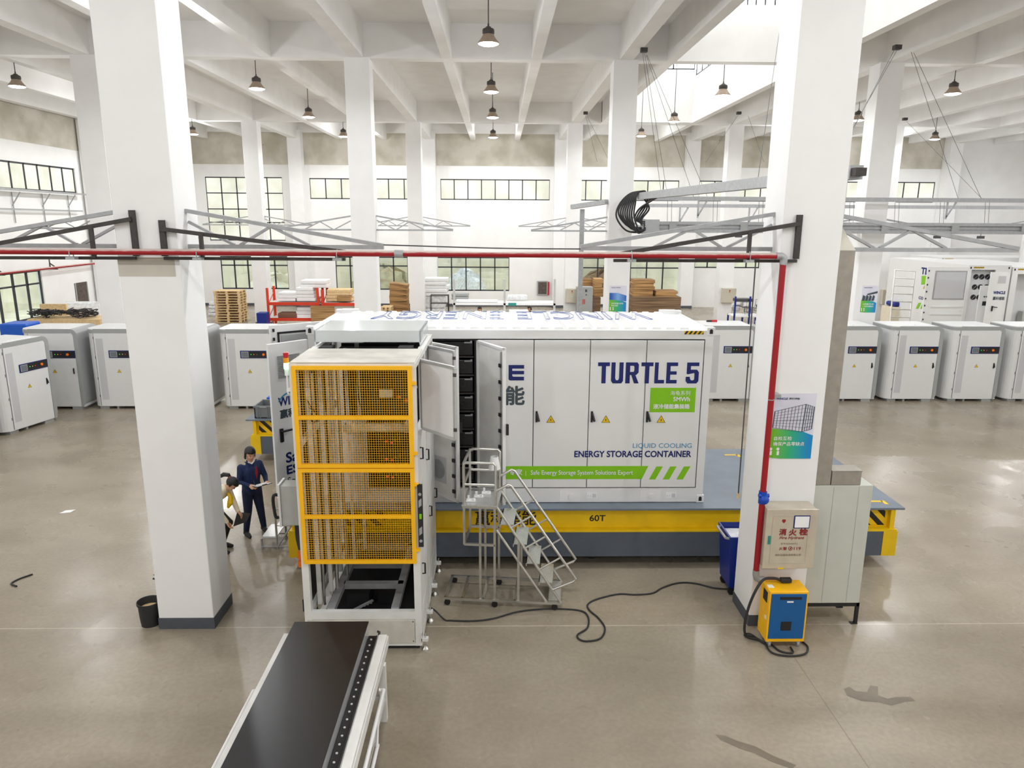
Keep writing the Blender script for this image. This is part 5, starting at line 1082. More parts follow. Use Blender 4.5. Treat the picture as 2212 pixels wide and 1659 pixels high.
# ------------------------------------------------------------------ goods in the back half of the hall
def pallet_parts(t, x, y, z, w_=1.15, d=1.0):
    m = MB()
    for k in range(6): m.box(x, y+d*k/6, z+.115, x+w_, y+d*k/6+d/6-.03, z+.135)
    for k in range(3): m.box(x, y+(d-.1)*k/2, z, x+w_, y+(d-.1)*k/2+.1, z+.018)
    for k in range(3): m.box(x+(w_-.1)*k/2, y, z+.095, x+(w_-.1)*k/2+.1, y+d, z+.115)
    for i in range(3):
        for k in range(3): m.box(x+(w_-.12)*i/2, y+(d-.1)*k/2, z+.018, x+(w_-.12)*i/2+.12, y+(d-.1)*k/2+.1, z+.095)
    return m
def pallets(px, pyb, n, Y, label, group, w_=1.15, z0=0):
    c = P(px, pyb, Y=Y)
    for k in range(n):
        m = pallet_parts(None, c.x+random.uniform(-.03, .03), Y, z0+.136*k, w_)
        pos = 'bottom one' if k == 0 else 'top one' if k == n-1 else '%s from the bottom' % ['', 'second', 'third', 'fourth', 'fifth', 'sixth', 'seventh', 'eighth', 'ninth', 'tenth', 'eleventh', 'twelfth'][k]
        tag(m.build('wooden_pallet', 'pallet'), label % pos, 'pallet', group)
Yp = P(500, 697, Z=0).y
pallets(466, 690, 12, Yp, 'wooden pallet in the tall stack by the near left column, %s', 'pallets of the tall stack', 1.32)
def slab_stack(px0, px1, py0, py1, Y, n, name, label, cat, group, m_, depth=1.0, jig=.06, bevel=.03, down=None):
    a, b = P(px0, py1, Y=Y), P(px1, py0, Y=Y)
    if down is not None: a.z = down
    h = (b.z-a.z)/n
    for k in range(n):
        dx = random.uniform(-jig, jig); o = MB().box(a.x+dx, Y+random.uniform(0, jig), a.z+h*k+.004, b.x+dx+random.uniform(-jig, jig), Y+depth, a.z+h*(k+1)).build(name, m_, bevel=bevel)
        label = label.replace(', %s', '') if n == 1 else label
        pos = ('' if n == 1 else 'bottom' if k == 0 else 'top' if k == n-1 else ('second', 'third', 'fourth', 'fifth', 'sixth', 'seventh', 'eighth')[k-1]+' from the bottom'); tag(o, label % pos if '%s' in label else label, cat, group if n > 1 else None)
    return a, b
YK = 33.5
def rk(px, py, Y=YK): return P(px, py, Y=Y)
def rack(label, pxs, pyt, pyb, beams, Y, d=1.0):
    t = thing('pallet_rack', label, 'rack', (rk(pxs[0], pyb, Y).x, Y, 0)); m = MB(); 
    for px in pxs:
        x = rk(px, 600, Y).x; top = rk(px, pyt, Y).z
        for y in (Y, Y+d): m.box(x-.05, y-.04, 0, x+.05, y+.04, top)
        for k in range(3): m.bar((x, Y, .2+.6*k), (x, Y+d, .7+.6*k), .03)
    m.build('upright', 'rackred', t); m = MB(); x0, x1 = rk(pxs[0], 600, Y).x, rk(pxs[-1], 600, Y).x
    for py in beams: z = rk(600, py, Y).z; m.box(x0, Y-.03, z-.07, x1, Y+.02, z+.07).box(x0, Y+d-.02, z-.07, x1, Y+d+.03, z+.07)
    m.build('beam', 'rackred', t); m = MB()
    for py in beams: z = rk(600, py, Y).z; m.box(x0+.03, Y, z+.03, x1-.03, Y+d, z+.06)
    m.build('shelf_board', 'cabw', t); return t
rack('red steel pallet rack with white foam on it, left part', (575, 684), 622, 700, (656, 690), YK)
rack('red steel pallet rack joined to the right of the first red rack', (694, 790), 626, 700, (657, 692), YK)
slab_stack(600, 640, 632, 651, YK+.1, 3, 'foam_sheet', 'wide white foam sheet at the left of the red rack shelf, %s', 'foam sheet', 'low foam sheets on the red rack', 'foam')
slab_stack(641, 678, 622, 651, YK+.05, 4, 'foam_sheet', 'white foam sheet in the middle pile on the red rack, %s', 'foam sheet', 'middle foam pile on the red rack', 'foam')
slab_stack(648, 702, 606, 622, YK+.15, 2, 'foam_sheet', 'white foam sheet on the top of the rack pile, %s', 'foam sheet', 'top foam sheets on the red rack', 'foam')
slab_stack(672, 722, 661, 690, YK-.25, 1, 'cardboard_sheet', 'plain brown cardboard panel leaning before the red rack, %s', 'cardboard', 'leaning cardboard', 'cardb', .05, 0, .0, 0.)
slab_stack(640, 672, 664, 688, YK+.1, 3, 'foam_sheet', 'greyish white foam sheet on the lower shelf of the red rack, %s', 'foam sheet', 'lower shelf foam', 'foam', .8)
slab_stack(600, 640, 676, 688, YK+.05, 1, 'cloth_bundle', 'brown fabric bundle lying low on the red rack, %s', 'bundle', 'bundles', 'brownfab', .6, .0, .06)
slab_stack(705, 757, 626, 651, YK+.2, 4, 'wooden_pallet', 'dark wooden pallet lying on the right red rack, %s', 'pallet', 'pallets on the red rack', 'pallet', .9, .05, .02)
slab_stack(728, 756, 640, 651, YK-.02, 1, 'cardboard_sheet', 'flat brown cardboard on the right red rack before the pallets, %s', 'cardboard', 'cardboard on rack', 'cardb', .4, 0, .01)
slab_stack(554, 574, 676, 690, YK-1, 1, 'blue_basin', 'blue basin on the floor left of the red rack, %s', 'basin', 'basins', 'blueplasd', .5, 0, .03, 0.)
# between the second and third column
pallets(822, 668, 7, 36.4, 'small wooden pallet right of the second row column, %s', 'pallets behind the container', .52, .0)
a, b = P(843, 664, Y=37.5), P(879, 611, Y=37.5); hh = (b.z-.15)/6
for k in range(6):
    m = MB().box(0, 0, 0, b.x-a.x, 1., hh-.01); an = .0 if k < 3 else (-.03, .05, .12)[k-3]; o = m.build('cardboard_bundle', 'cardb', bevel=.01); o.location = (a.x+random.uniform(-.06, .06), 37.5, .145+hh*k); o.rotation_euler = (0, an, 0)
    tag(o, 'brown cardboard bundle in the tilted pile below the back window, %s' % ('bottom', 'second from the bottom', 'third from the bottom', 'fourth from the bottom', 'second from the top', 'topmost')[k], 'cardboard', 'tilted cardboard pile')
tag(pallet_parts(None, a.x, 37.45, 0).build('wooden_pallet', 'pallet'), 'wooden pallet under the tilted cardboard pile', 'pallet')
slab_stack(917, 967, 601, 640, 38.3, 5, 'foam_block', 'white foam block in the tall pile beside the third row column, %s', 'foam block', 'tall foam pile', 'foam', 1.0, .05, .04)
slab_stack(917, 960, 640, 672, 38.4, 2, 'film_bale', 'grey film wrapped bale under the tall foam pile, %s', 'bale', 'film bales', 'film', 1.0, .02, .06, 0.)
t = thing('wire_shelf', 'small black wire shelf standing before the foam pile', 'shelf', (P(950, 660, Y=36).x, 36, 0)); m = MB(); xa_, xb_ = P(930, 660, Y=36).x, P(968, 660, Y=36).x; zt_ = P(930, 638, Y=36).z
for x in (xa_, xb_):
    for y in (36, 36.5): m.tube([(x, y, 0), (x, y, zt_)], .018, 6)
m.build('post', 'black', t); m = MB()
for z in (zt_-.02, zt_-.42, .5): m.box(xa_, 36, z, xb_, 36.02, z+.025).box(xa_, 36.48, z, xb_, 36.5, z+.025).box(xa_, 36.2, z, xb_, 36.22, z+.02)
m.build('wire_tray', 'iron', t)
# long work table with aluminium posts
t = thing('work_table', 'long white work table with tall aluminium corner posts below the middle back window', 'table', (P(1090, 660, Y=35).x, 35, 0)); xa_, xb_ = P(978, 660, Y=35).x, P(1200, 660, Y=35).x; ztab = P(1090, 655, Y=35).z
MB().box(xa_, 35, ztab-.1, xb_, 36.2, ztab).build('table_top', 'white', t)
MB().box(xa_, 34.0, .80, xb_, 36.2, .85).build('lower_shelf', 'white', t)
for px in (981, 1090, 1198):
    x = P(px, 640, Y=35).x; MB().box(x-.05, 35, 0, x+.05, 35.1, P(px, 603, Y=35).z).build('post', 'alu', t)
MB().box(P(1098, 650, Y=34.98).x, 34.97, ztab-.12, P(1115, 650, Y=34.98).x, 34.99, ztab+.02).build('sign', 'tealbtn', t)
slab_stack(975, 1012, 634, 648, 36, 2, 'folded_film', 'dark grey folded film at the left end of the work table, %s', 'film', 'films on the table', 'cabg', .6, .03, .05); slab_stack(1095, 1140, 638, 648, 36, 1, 'film_roll', 'grey film wrapped roll lying at the right of the work table, %s', 'roll', 'rolls', 'film', .6, 0, .06)
slab_stack(985, 1075, 649, 653, 35.2, 1, 'blue_film', 'thin bluish plastic sheet spread on the work table, %s', 'sheet', 'sheets', 'paper', .5, 0, .0)
x0_, x1_ = P(1100, 664, Y=34).x, P(1142, 664, Y=34).x; tag(MB().cyl((x0_, 34.2, .99), (x1_, 34.2, .99), .14, n=20).build('film_roll', 'foam'), 'long white roll lying before the work table behind the container roof', 'roll')
# boxes on the third row column
def ebox(label, px0, py0, px1, py1, Y, m_, tri=True):
    a, b = P(px0, py1, Y=Y), P(px1, py0, Y=Y); t = thing('electric_box', label, 'electric box', ((a.x+b.x)/2, Y, a.z)); MB().box(a.x, Y-.25, a.z, b.x, Y+.02, b.z).build('body', m_, t, bevel=.015)
    m = MB(); warn_triangle(m, ((a.x+b.x)/2, Y-.251, a.z+(b.z-a.z)*.70), XV, ZV, .09, 0, 1); m.cyl(((a.x+b.x)/2, Y-.26, a.z+(b.z-a.z)*.84), ((a.x+b.x)/2, Y-.25, a.z+(b.z-a.z)*.84), .035, n=8, mi=2); m.build('warning_sign', ['toweramber', 'dgrey', 'redlt'], t); return t
ebox('beige wall box on the third row column behind the container', 1222, 623, 1247, 653, 36.55, 'khaki'); ebox('beige wall box on the third row column right of the container', 1557, 622, 1588, 653, 36.55, 'khaki'); ebox('beige wall box on the far right column by the leaning ladder', 1899, 625, 1917, 657, 36.55, 'khaki')
a, b = P(1245, 690, Y=35.9), P(1281, 620, Y=35.9); t = thing('power_cabinet', 'grey standing power cabinet with a pink notice behind the container', 'cabinet', (a.x, 35.9, 0)); MB().box(a.x, 35.9, 0, b.x, 36.4, b.z).build('body', 'cabg', t, bevel=.015)
m = MB().box(a.x+.1, 35.89, b.z-.85, a.x+.42, 35.9, b.z-.6); m.build('notice', 'lip', t); m = MB().box(a.x+.40, 35.89, b.z-.25, a.x+.50, 35.9, b.z-.12); warn_triangle(m, (a.x+.46, 35.9, b.z-.42), XV, ZV, .1, 0, 0); m.build('meter', 'dgrey', t)
# cardboard bundles behind the container, right of the cabinets
wtop = P(1400, 642, Y=34.6).z+.012; wleft = P(1280, 643, Y=38.6).z+.012
for px0, px1, py0, py1, Y, n, lab, g, m_ in ((1365, 1470, 642, 673, 34.6, 1, 'wide strapped dark cardboard bundle in front of the right pile, %s', 'g1', 'cardbd'), (1368, 1414, 605, 641, 34.8, 5, 'brown cardboard bundle in the high pile beside the poster column, %s', 'high cardboard pile', 'cardb'), (1416, 1462, 629, 641, 34.7, 2, 'brown cardboard bundle on the right shoulder of the pile, %s', 'low cardboard pile', 'cardb'),
        (1258, 1300, 643, 675, 38.6, 1, 'dark cardboard bundle left of the poster column, %s', 'g2', 'cardbd'), (1283, 1302, 603, 641, 38.8, 4, 'narrow brown cardboard bundle left of the poster column, %s', 'narrow cardboard pile', 'cardb'), (1254, 1282, 603, 624, 39.8, 2, 'brown cardboard bundle before the back window at the left of the pile, %s', 'back cardboard pile', 'cardb'), (1357, 1364, 615, 675, 36.2, 1, 'dark cardboard bundle edge showing right beside the poster column, %s', 'g3', 'cardbd')):
    slab_stack(px0, px1, py0, py1, Y, n, 'cardboard_bundle', lab, 'cardboard', g, m_, 1.0, .04, .006, wleft if g == 'narrow cardboard pile' else 0. if Y > 36 or n == 1 else wtop)
# posters on the second row columns
def poster_sea(t, x, z, w_, h_, y):
    poster_common(t, x, z, w_, h_, y, 0, ('守好质量生命线', '严控全流程')); m = MB().prism([(0, .46*h_), (.72*w_, .42*h_), (w_, .40*h_), (w_, .62*h_), (.5*w_, .72*h_), (0, .72*h_)], (x, y-.0045, z), XV, ZV, YV, .001); m.build('picture', 'postersky', t)
def poster_cars(t, x, z, w_, h_, y):
    poster_common(t, x, z, w_, h_, y, 0, ('以质量求生存', '一次就把事做对')); m = MB()
    for k in range(4): m.prism([(.04*w_+.2*k*w_, .44*h_), (.22*w_+.2*k*w_, .44*h_), (.26*w_+.2*k*w_, .60*h_), (.08*w_+.22*k*w_, .66*h_)], (x, y-.0045-.0005*k, z), XV, ZV, YV, .001)
    m.prism([(.35*w_, .70*h_), (w_, .80*h_), (w_, .72*h_), (.35*w_, .64*h_)], (x, y-.007, z), XV, ZV, YV, .001); m.build('picture', 'dgrey', t)
for fn, k, q in ((poster_sea, 1, (1315, 617, 1354, 673)), (poster_cars, 2, (1857, 617, 1897, 675))):
    a, b = P(q[0], q[3], Y=ROW[1]), P(q[2], q[1], Y=ROW[1])
    poster('blue and green poster of water and wind on the second row column behind the container' if k == 1 else 'green poster with vehicles on the second row column right of the duct', 'poster', a.x, a.z, b.x, b.z, ROW[1]-.001, fn)
# bench and wire rack right of the container
t = thing('parts_trolley', 'blue legged trolley of wire parts between the third row column and the near right column', 'trolley', (P(1600, 680, Y=33).x, 33, 0)); xa_, xb_ = P(1586, 670, Y=33).x, P(1650, 670, Y=33).x
MB().box(xa_, 33, .95, xb_, 34, 1.0).box(xa_, 33, .45, xb_, 34, .5).build('shelf', 'white', t)
for x in (xa_, (xa_+xb_)/2, xb_-.06): MB().box(x, 33, 0, x+.07, 33.07, 1.9).box(x, 33.9, 0, x+.07, 33.97, 1.0).build('leg', 'blueplasd', t)
m = MB()
for i in range(12):
    x = random.uniform(xa_, xb_-.3); z = 1.02+random.uniform(0, .5); m.tube([(x, 33.3, z), (x+.3, 33.3, z), (x+.3, 33.3, z+.25), (x, 33.3, z+.25), (x, 33.3, z)], .012, 5)
m.box(xa_+.1, 33.1, 1.65, xa_+.9, 33.6, 1.78); m.build('wire_parts', 'wire', t)
c = P(1536, 686, Y=21.75); t = thing('tool', 'small red and black tool on the cabinet top beside the container corner', 'tool', (c.x, 21.75, 2.29))
MB().box(c.x+.02, 21.7, 2.29, c.x+.18, 21.8, 2.35).build('body', 'redlt', t); MB().box(c.x-.13, 21.72, 2.29, c.x+.02, 21.78, 2.34).build('grip', 'black', t)
# left rear: blue bin, boards, film roll, cable heap on a pallet
for (px0, px1, py0, py1, Y, m_, nm, lab, cat, dp) in ((0, 55, 700, 724, 24.0, 'blueplas', 'blue_bag', 'shiny blue bag behind the turned white cabinet at the left edge', 'bag', .8), (90, 142, 657, 693, 29.5, 'pallet', 'wood_crate', 'open pale wooden crate under the left window', 'crate', .1), (60, 215, 690, 697, 27.6, 'pallet', 'wood_box', 'pale wooden box under the heap of black cables', 'box', 1.2)):
    a, b = P(px0, py1, Y=Y), P(px1, py0, Y=Y); o = MB().box(a.x, Y, 0, b.x, Y+dp, b.z).build(nm, m_, bevel=.05 if m_ == 'blueplas' else .0); tag(o, lab, cat)
q_ = P(142, 676, Y=30.3); tag(MB().box(q_.x, 30.15, 0, q_.x+1.45, 30.9, P(142, 668, Y=30.5).z-.36).build('cardboard_box', 'cardb'), 'brown cardboard box under the clear film roll at the left', 'box')
a, b = P(142, 668, Y=30.5), P(212, 668, Y=30.5); m = MB().tube([a, b], [.32, .34], 18); m.v = [(x, y+random.uniform(-.03, .03), z+random.uniform(-.03, .03)) for x, y, z in m.v]; tag(m.build('film_roll', 'film', smooth=True), 'large clear film roll behind the cable heap at the left', 'roll')
m = MB(); hz_ = P(100, 690, Y=27.6).z+.02
for i in range(110):
    yy_ = 27.8+random.uniform(-.1, .8); c = P(random.uniform(70, 204), 686, Y=yy_); c.z = hz_+random.uniform(0.03, .2); pts = [c+Vector((random.uniform(-.25, .25), random.uniform(-.2, .2), random.uniform(-.02, .14))) for _ in range(4)]; m.tube(spline(pts, 4), .016, 5)
o = tag(m.build('cable_heap', 'rubber'), 'tangled heap of short black cables on a wooden box at the left', 'cable heap'); o['kind'] = 'stuff'

# ------------------------------------------------------------------ containers at the far right
def cpt(px, py, Y): return P(px, py, Y=Y)
def far_box(label, px0, px1, pyt, Y, dep, hz=2.9, leave=None):
    a, b = cpt(px0, pyt, Y), cpt(px1, pyt, Y); t = thing('storage_container', label, 'container', ((a.x+b.x)/2, Y, 0)); zb = max(.3, a.z-hz); m = MB()
    m.box(a.x, Y, zb, b.x, Y+.06, a.z) if not leave else None
    m.box(a.x+.002, Y+.061, zb, a.x+.06, Y+dep, a.z).box(b.x-.06, Y+.061, zb, b.x-.002, Y+dep, a.z).box(a.x+.02, Y+.062, a.z-.06, b.x-.02, Y+dep-.02, a.z+.004).box(a.x+.061, Y+dep-.06, zb+.01, b.x-.061, Y+dep-.003, a.z-.061).box(a.x+.061, Y+.062, zb+.002, b.x-.061, Y+dep-.061, zb+.1)
    if leave:
        l0, l1, lt = cpt(leave[0], 600, Y).x, cpt(leave[1], 600, Y).x, cpt(leave[0], leave[2], Y).z; m.box(a.x, Y, zb, l0, Y+.06, a.z).box(l1, Y, zb, b.x, Y+.06, a.z).box(l0, Y, lt, l1, Y+.06, a.z)
    m.build('shell', 'contw', t); MB().box(a.x, Y, 0, b.x, Y+dep, zb).build('support', 'deckside', t)
    m = MB()
    for x in (a.x+.08, b.x-.1): m.box(x-.02, Y-.008, a.z-.14, x+.03, Y, a.z-.06)
    m.build('casting_hole', 'black', t); m = MB().box(a.x+.2, Y-.006, a.z-.12, a.x+.62, Y-.001, a.z-.06); m.build('hazard_sticker', 'hazardsmall', t); return t, a, b, zb
tB, aB, bB, zbB = far_box('open white container at the far right, round fans showing in its doorway', 2094, 2186, 573, 29.0, 6, 2.9, (2097, 2149, 583))
m = MB()
Yf = 29.35; fx0, fx1 = cpt(2098, 600, Yf).x, cpt(2152, 600, Yf).x; MB().box(fx0-.05, Yf, zbB, fx1+.05, Yf+.05, cpt(2100, 584, Yf).z).build('fan_wall', 'cabw', tB)
fn = MB(); fr_ = MB()
for j in range(3):
    for i in range(3):
        c = cpt(2108+12.5*i-3*j, 598+22*j, Yf); fn.cyl((c.x, Yf-.02, c.z), (c.x, Yf, c.z), .108, n=22); fr_.bar((c.x-.07, Yf-.03, c.z-.08), (c.x+.07, Yf-.03, c.z+.08), .03, .01)
f_ = fn.build('fan', 'black', tB); fr_.build('fan_strut', 'cabg', f_)
# its doors: big filter door swung to the left, control cabinet and lettered door in front
def leaf(px0, px1, pyt, Y, name, par, m_='contw', zb=.5): a, b = cpt(px0, pyt, Y), cpt(px1, pyt, Y); return MB().box(a.x, Y, zb, b.x, Y+.05, a.z).build(name, m_, par), a, b
Yd = 28.4; d, a, b = leaf(2005, 2093, 577, Yd, 'filter_door', tB)
g0, g1 = cpt(2013, 647, Yd), cpt(2090, 585, Yd); MB().box(g0.x, Yd-.015, g0.z, g1.x, Yd, g1.z).build('filter_frame', 'galv', d); MB().box(g0.x+.05, Yd-.02, g0.z+.05, g1.x-.05, Yd-.014, g1.z-.05).build('filter_mesh', 'perf', d)
m = MB()
for py in (662, 678): z = cpt(2050, py, Yd).z; m.box(g0.x, Yd-.03, z-.03, g1.x, Yd, z+.03)
m.build('rib', 'contw', d); m = MB()
for k in range(8): z = cpt(2010, 585+15*k, Yd).z; m.box(a.x+.04, Yd-.02, z-.03, a.x+.08, Yd, z+.03)
m.build('lock_fitting', 'black', d)
Yd = 28.0; d, a, b = leaf(2119, 2142, 617, Yd, 'control_cabinet', tB); c = cpt(2121, 660, Yd); e = cpt(2138, 651, Yd); MB().box(c.x, Yd-.01, c.z, e.x, Yd, e.z).build('screen', 'black', d); m = MB()
for k in range(3): c = cpt(2126+5*k, 641, Yd); m.cyl((c.x, Yd-.02, c.z), (c.x, Yd, c.z), .03, n=10)
m.build('gauge', 'dgrey', d)
Yd = 27.6; d, a, b = leaf(2142, 2178, 588, Yd, 'end_door', tB)
m = MB(); c = cpt(2145, 635.5, Yd); text(m, 'WINCLE', (c.x, Yd, c.z), XV, ZV, .47, .12, 0, .05); m.build('navy_lettering', 'navy', d); m = MB(); c = cpt(2144, 648, Yd); text(m, '赢科储能', (c.x, Yd, c.z), XV, ZV, .46, .13, 0, 0, fat=.004); m.build('grey_lettering', 'dgrey', d)
m = MB(); c = cpt(2140, 672, Yd); m.box(c.x, Yd-.03, c.z, c.x+.05, Yd, c.z+.2).bar((c.x+.02, Yd-.05, c.z+.17), (c.x+.2, Yd-.05, c.z+.15), .03); m.build('handle', 'black', d)
c = cpt(2155, 612, Yd); MB().box(c.x, Yd-.008, c.z, c.x+.3, Yd, c.z+.28).build('louvre', 'perf', d)
tC, aC, bC, zC = far_box('white container at the extreme right edge with a black gasket doorway', 2189, 2330, 577, 29.0, 6, 2.9, (2198, 2290, 592)); MB().box(cpt(2196, 600, 29.6).x, 29.6, zC, cpt(2300, 600, 29.6).x, 29.65, 3.4).build('inner_panel', 'cabw', tC); c = cpt(2200, 690, 29.4); MB().box(c.x, 29.2, c.z-.3, c.x+.5, 29.5, c.z+.35).build('pump', 'ctrlbox', tC); MB().box(c.x+.14, 29.19, c.z+.0, c.x+.4, 29.2, c.z+.25).build('pump_grille', 'black', tC)
xs = aB.x-.001
def side(s, px0, px1, py0, py1, mb, bold=.04): o = P(px0, py1, X=xs); q = P(px1, py1, X=xs); text(mb, s, o, -YV, ZV, o.y-q.y, (P(px0, py0, X=xs).z-o.z), 0, bold)
m = MB(); side('TLE', 1989, 2012, 577, 592, m); side('CONT', 1984, 2004, 639.5, 646, m); m.build('navy_lettering', 'navy', tB); m = MB()
def para(pts): m.prism([(-P(px, py, X=xs).y, P(px, py, X=xs).z) for px, py in pts], (xs-.004, 0, 0), -YV, ZV, XV, .003)
para([(1990, 615), (2010, 613), (2011, 595), (1991, 596)])
for k in range(3): para([(1978+10*k, 667), (1984+10*k, 667), (1990+10*k, 654), (1984+10*k, 654)])
m.build('green_graphics', 'green', tB); m = MB(); o = P(1997, 624, X=xs); warn_triangle(m, (o.x, o.y, o.z), -YV, ZV, .22, 0, 1); m.build('warning_sign', ['dyellow', 'black'], tB)
tE, aE, bE, zE = far_box('long white container showing only its top edge behind the far right containers', 2034, 2330, 556, 38., 3, 2.9)
m = MB(); c = cpt(2052, 576, 38.); text(m, 'WINCLE', (c.x, 37.998, c.z), XV, ZV, .45, .12, 0, .04); m.build('navy_lettering', 'navy', tE)
t = thing('step_ladder', 'tall steel ladder standing left of the far right containers', 'ladder', (P(1948, 690, Y=31).x, 31, 0)); m = MB()
l0, l1 = P(1934, 583, Y=31), P(1977, 586, Y=31); k0, k1 = P(1924, 690, Y=30.2), P(1966, 690, Y=30.2); k0.z = k1.z = 0
m.tube([k0, l0], .03, 8); m.tube([k1, l1], .03, 8); m.build('rail', 'steel', t); m = MB()
for k in range(2, 11): s = k/10; m.tube([k0+(l0-k0)*s, k1+(l1-k1)*s], .022, 8)
m.build('rung', 'steel', t)
slab_stack(1931, 1968, 653, 663, 33.7, 1, 'blue_hood', 'dark blue plastic hood on a bench behind the tall ladder, %s', 'hood', 'hoods', 'blueplasd', .8, 0, .08); slab_stack(1925, 1968, 664, 672, 33.6, 1, 'work_bench', 'pale bench top behind the tall ladder, %s', 'bench', 'benches', 'creamw', .9, 0, .01, 0.)
# ------------------------------------------------------------------ people
def person(label, base, F, J, top, legs, hair_style, held=None, skin_vox=.0075, fingers=True):
    """J: joints in the body frame (r to the person's right, f forward, z up); the body is one remeshed skin"""
    F = Vector((F[0], F[1], 0)).normalized(); R = Vector((F.y, -F.x, 0)); B = Vector(base)
    W = lambda p: B+R*p[0]+F*p[1]+ZV*p[2]
    t = thing('person', label, 'person', base); mb = MB(); seg = []
    def limb(pts, rs, mi, n=14):
        pw = [W(p) for p in pts]; mb.tube(pw, rs, n)
        for p, r in zip(pw, rs): mb.ball(p, r*.99, None, None, 12, 8)
        for i in range(len(pw)-1): seg.append((pw[i], pw[i+1], rs[i], rs[i+1], mi))
    hd, nk, ch, ws, pv = J['head'], J['neck'], J['chest'], J['waist'], J['pelvis']; hdir = Vector(J.get('look', (0, 1, -.15))).normalized()
    up = (Vector(hd)-Vector(nk)).normalized(); hf = (hdir-up*hdir.dot(up)).normalized(); hr = hf.cross(up)
    H = lambda a, b, c: tuple(Vector(hd)+hr*a+hf*b+up*c)
    # torso: two side by side columns make an oval trunk
    for s in (-1, 1):
        o = lambda p, k: (p[0]+s*k*J['side'][0], p[1]+s*k*J['side'][1], p[2])
        limb([o(pv, .055), o(ws, .045), o(ch, .065)], [.112, .105, .112], 1)
        sh = J['sho%d' % s]; limb([o(ch, .07), sh], [.10, .062], 1)
        limb([sh, J['elb%d' % s], J['wri%d' % s]], [.060, .047, .034], 1)
        hp = o(pv, .075); limb([hp, J['kne%d' % s], J['ank%d' % s]], [.098, .068, .048], 2)
        a = J['ank%d' % s]; td = J.get('toe', (0, 1)); limb([(a[0]-td[0]*.04, a[1]-td[1]*.04, .045), (a[0]+td[0]*.08, a[1]+td[1]*.08, .04), (a[0]+td[0]*.155, a[1]+td[1]*.155, .03)], [.042, .042, .03], 3)
        limb([a, (a[0], a[1], .05)], [.05, .045], 3)
        # hand
        wv = Vector(J['wri%d' % s]); hv = Vector(J['hand%d' % s]).normalized(); pn = Vector(J['palm%d' % s]).normalized(); sd = hv.cross(pn).normalized()
        limb([tuple(wv), tuple(wv+hv*.03)], [.026, .024], 0)
        for k in (-.018, 0, .018): limb([tuple(wv+hv*.025+sd*k), tuple(wv+hv*.075+sd*k)], [.016, .014], 0, 10)
        for k, ln in ((-.030, .060), (-.010, .072), (.010, .068), (.029, .052)):
            p0 = wv+hv*.080+sd*k; p1 = p0+hv*ln*.5+pn*ln*.12; p2 = p1+hv*ln*.35+pn*ln*.4; limb([tuple(p0), tuple(p1), tuple(p2)], [.0095, .009, .0075], 0, 8)
        th = -1 if s > 0 else 1
        p0 = wv+hv*.035+sd*(.024*th); p1 = p0+hv*.03+sd*(.022*th)+pn*.012; p2 = p1+hv*.03+pn*.012; limb([tuple(p0), tuple(p1), tuple(p2)], [.013, .010, .008], 0, 8)
    limb([ch, nk], [.10, .058], 1); limb([nk, tuple(Vector(nk)+(Vector(hd)-Vector(nk))*.6)], [.047, .046], 0)
    def hball(a, b, c, rx, ry, rz):
        q = MB().ball((0, 0, 0), 1, 1, 1, 22, 14); k = len(mb.v)
        mb.v += [tuple(W(H(a+x*rx, b+y*ry, c+z*rz))) for x, y, z in q.v]; mb.f += [tuple(k+i for i in f) for f in q.f]; mb.m += q.m
    hball(0, .0, .025, .074, .092, .088); hball(0, .022, -.035, .056, .066, .072); hball(0, .040, -.088, .028, .030, .026)
    hball(0, .088, -.022, .011, .016, .012); hball(0, .082, -.002, .008, .010, .026)
    for s in (-1, 1): hball(s*.073, -.004, -.02, .010, .020, .030); hball(s*.034, .060, -.03, .022, .022, .024)
    seg.append((W(H(0, -.01, .05)), W(H(0, .04, -.08)), .10, .06, 0))
    tmp = mb.build('tmp', 'skin'); rm = tmp.modifiers.new('r', 'REMESH'); rm.mode = 'VOXEL'; rm.voxel_size = skin_vox
    sm = tmp.modifiers.new('s', 'SMOOTH'); sm.factor = .5; sm.iterations = 3
    dg = bpy.context.evaluated_depsgraph_get(); me = D.meshes.new_from_object(tmp.evaluated_get(dg)); D.objects.remove(tmp)
    me.materials.clear(); inv = Matrix.Translation(-B)
    for m_ in ('skin', top, legs, 'shoe'): me.materials.append(M[m_])
    idx = []
    for p in me.polygons:
        c = p.center; best = 9; bi = 0
        for a, b, r0, r1, mi in seg:
            ab = b-a; L2 = ab.length_squared; k = 0 if L2 < 1e-9 else max(0, min(1, (c-a).dot(ab)/L2)); d = (c-a-ab*k).length-(r0+(r1-r0)*k)
            if d < best: best, bi = d, mi
        idx.append(bi)
    me.polygons.foreach_set('material_index', idx); me.transform(inv); me.shade_smooth()
    o = D.objects.new('body', me); COL.objects.link(o); o.parent = t
    # face details and hair
    q = MB()
    for s in (-1, 1):
        c = W(H(s*.030, .079, .002)); q.ball(c, .010, .010, .006, 8, 6)
        q.tube([W(H(s*.016, .085, .022)), W(H(s*.034, .081, .026)), W(H(s*.050, .068, .022))], .0035, 5)
    q.build('eyes_and_brows', 'hair', t)
    q = MB(); q.tube([W(H(-.022, .078, -.060)), W(H(0, .088, -.058)), W(H(.022, .078, -.060))], [.004, .006, .004], 6); q.build('lips', 'lip', t)
    q = MB().ball((0, 0, 0), 1, 1, 1, 28, 20); vs = []
    for x, y, z in q.v:
        if hair_style == 'bob' and z < 0:
            k = math.sqrt(max(1e-6, x*x+y*y)); f_ = 1/k if k > .25 else 1; x, y = x*f_, y*f_; z = z*.98
        vs.append((x*.090, y*.106-.004, z*(.112 if hair_style == 'bob' else .095)+.030))
    keep = []
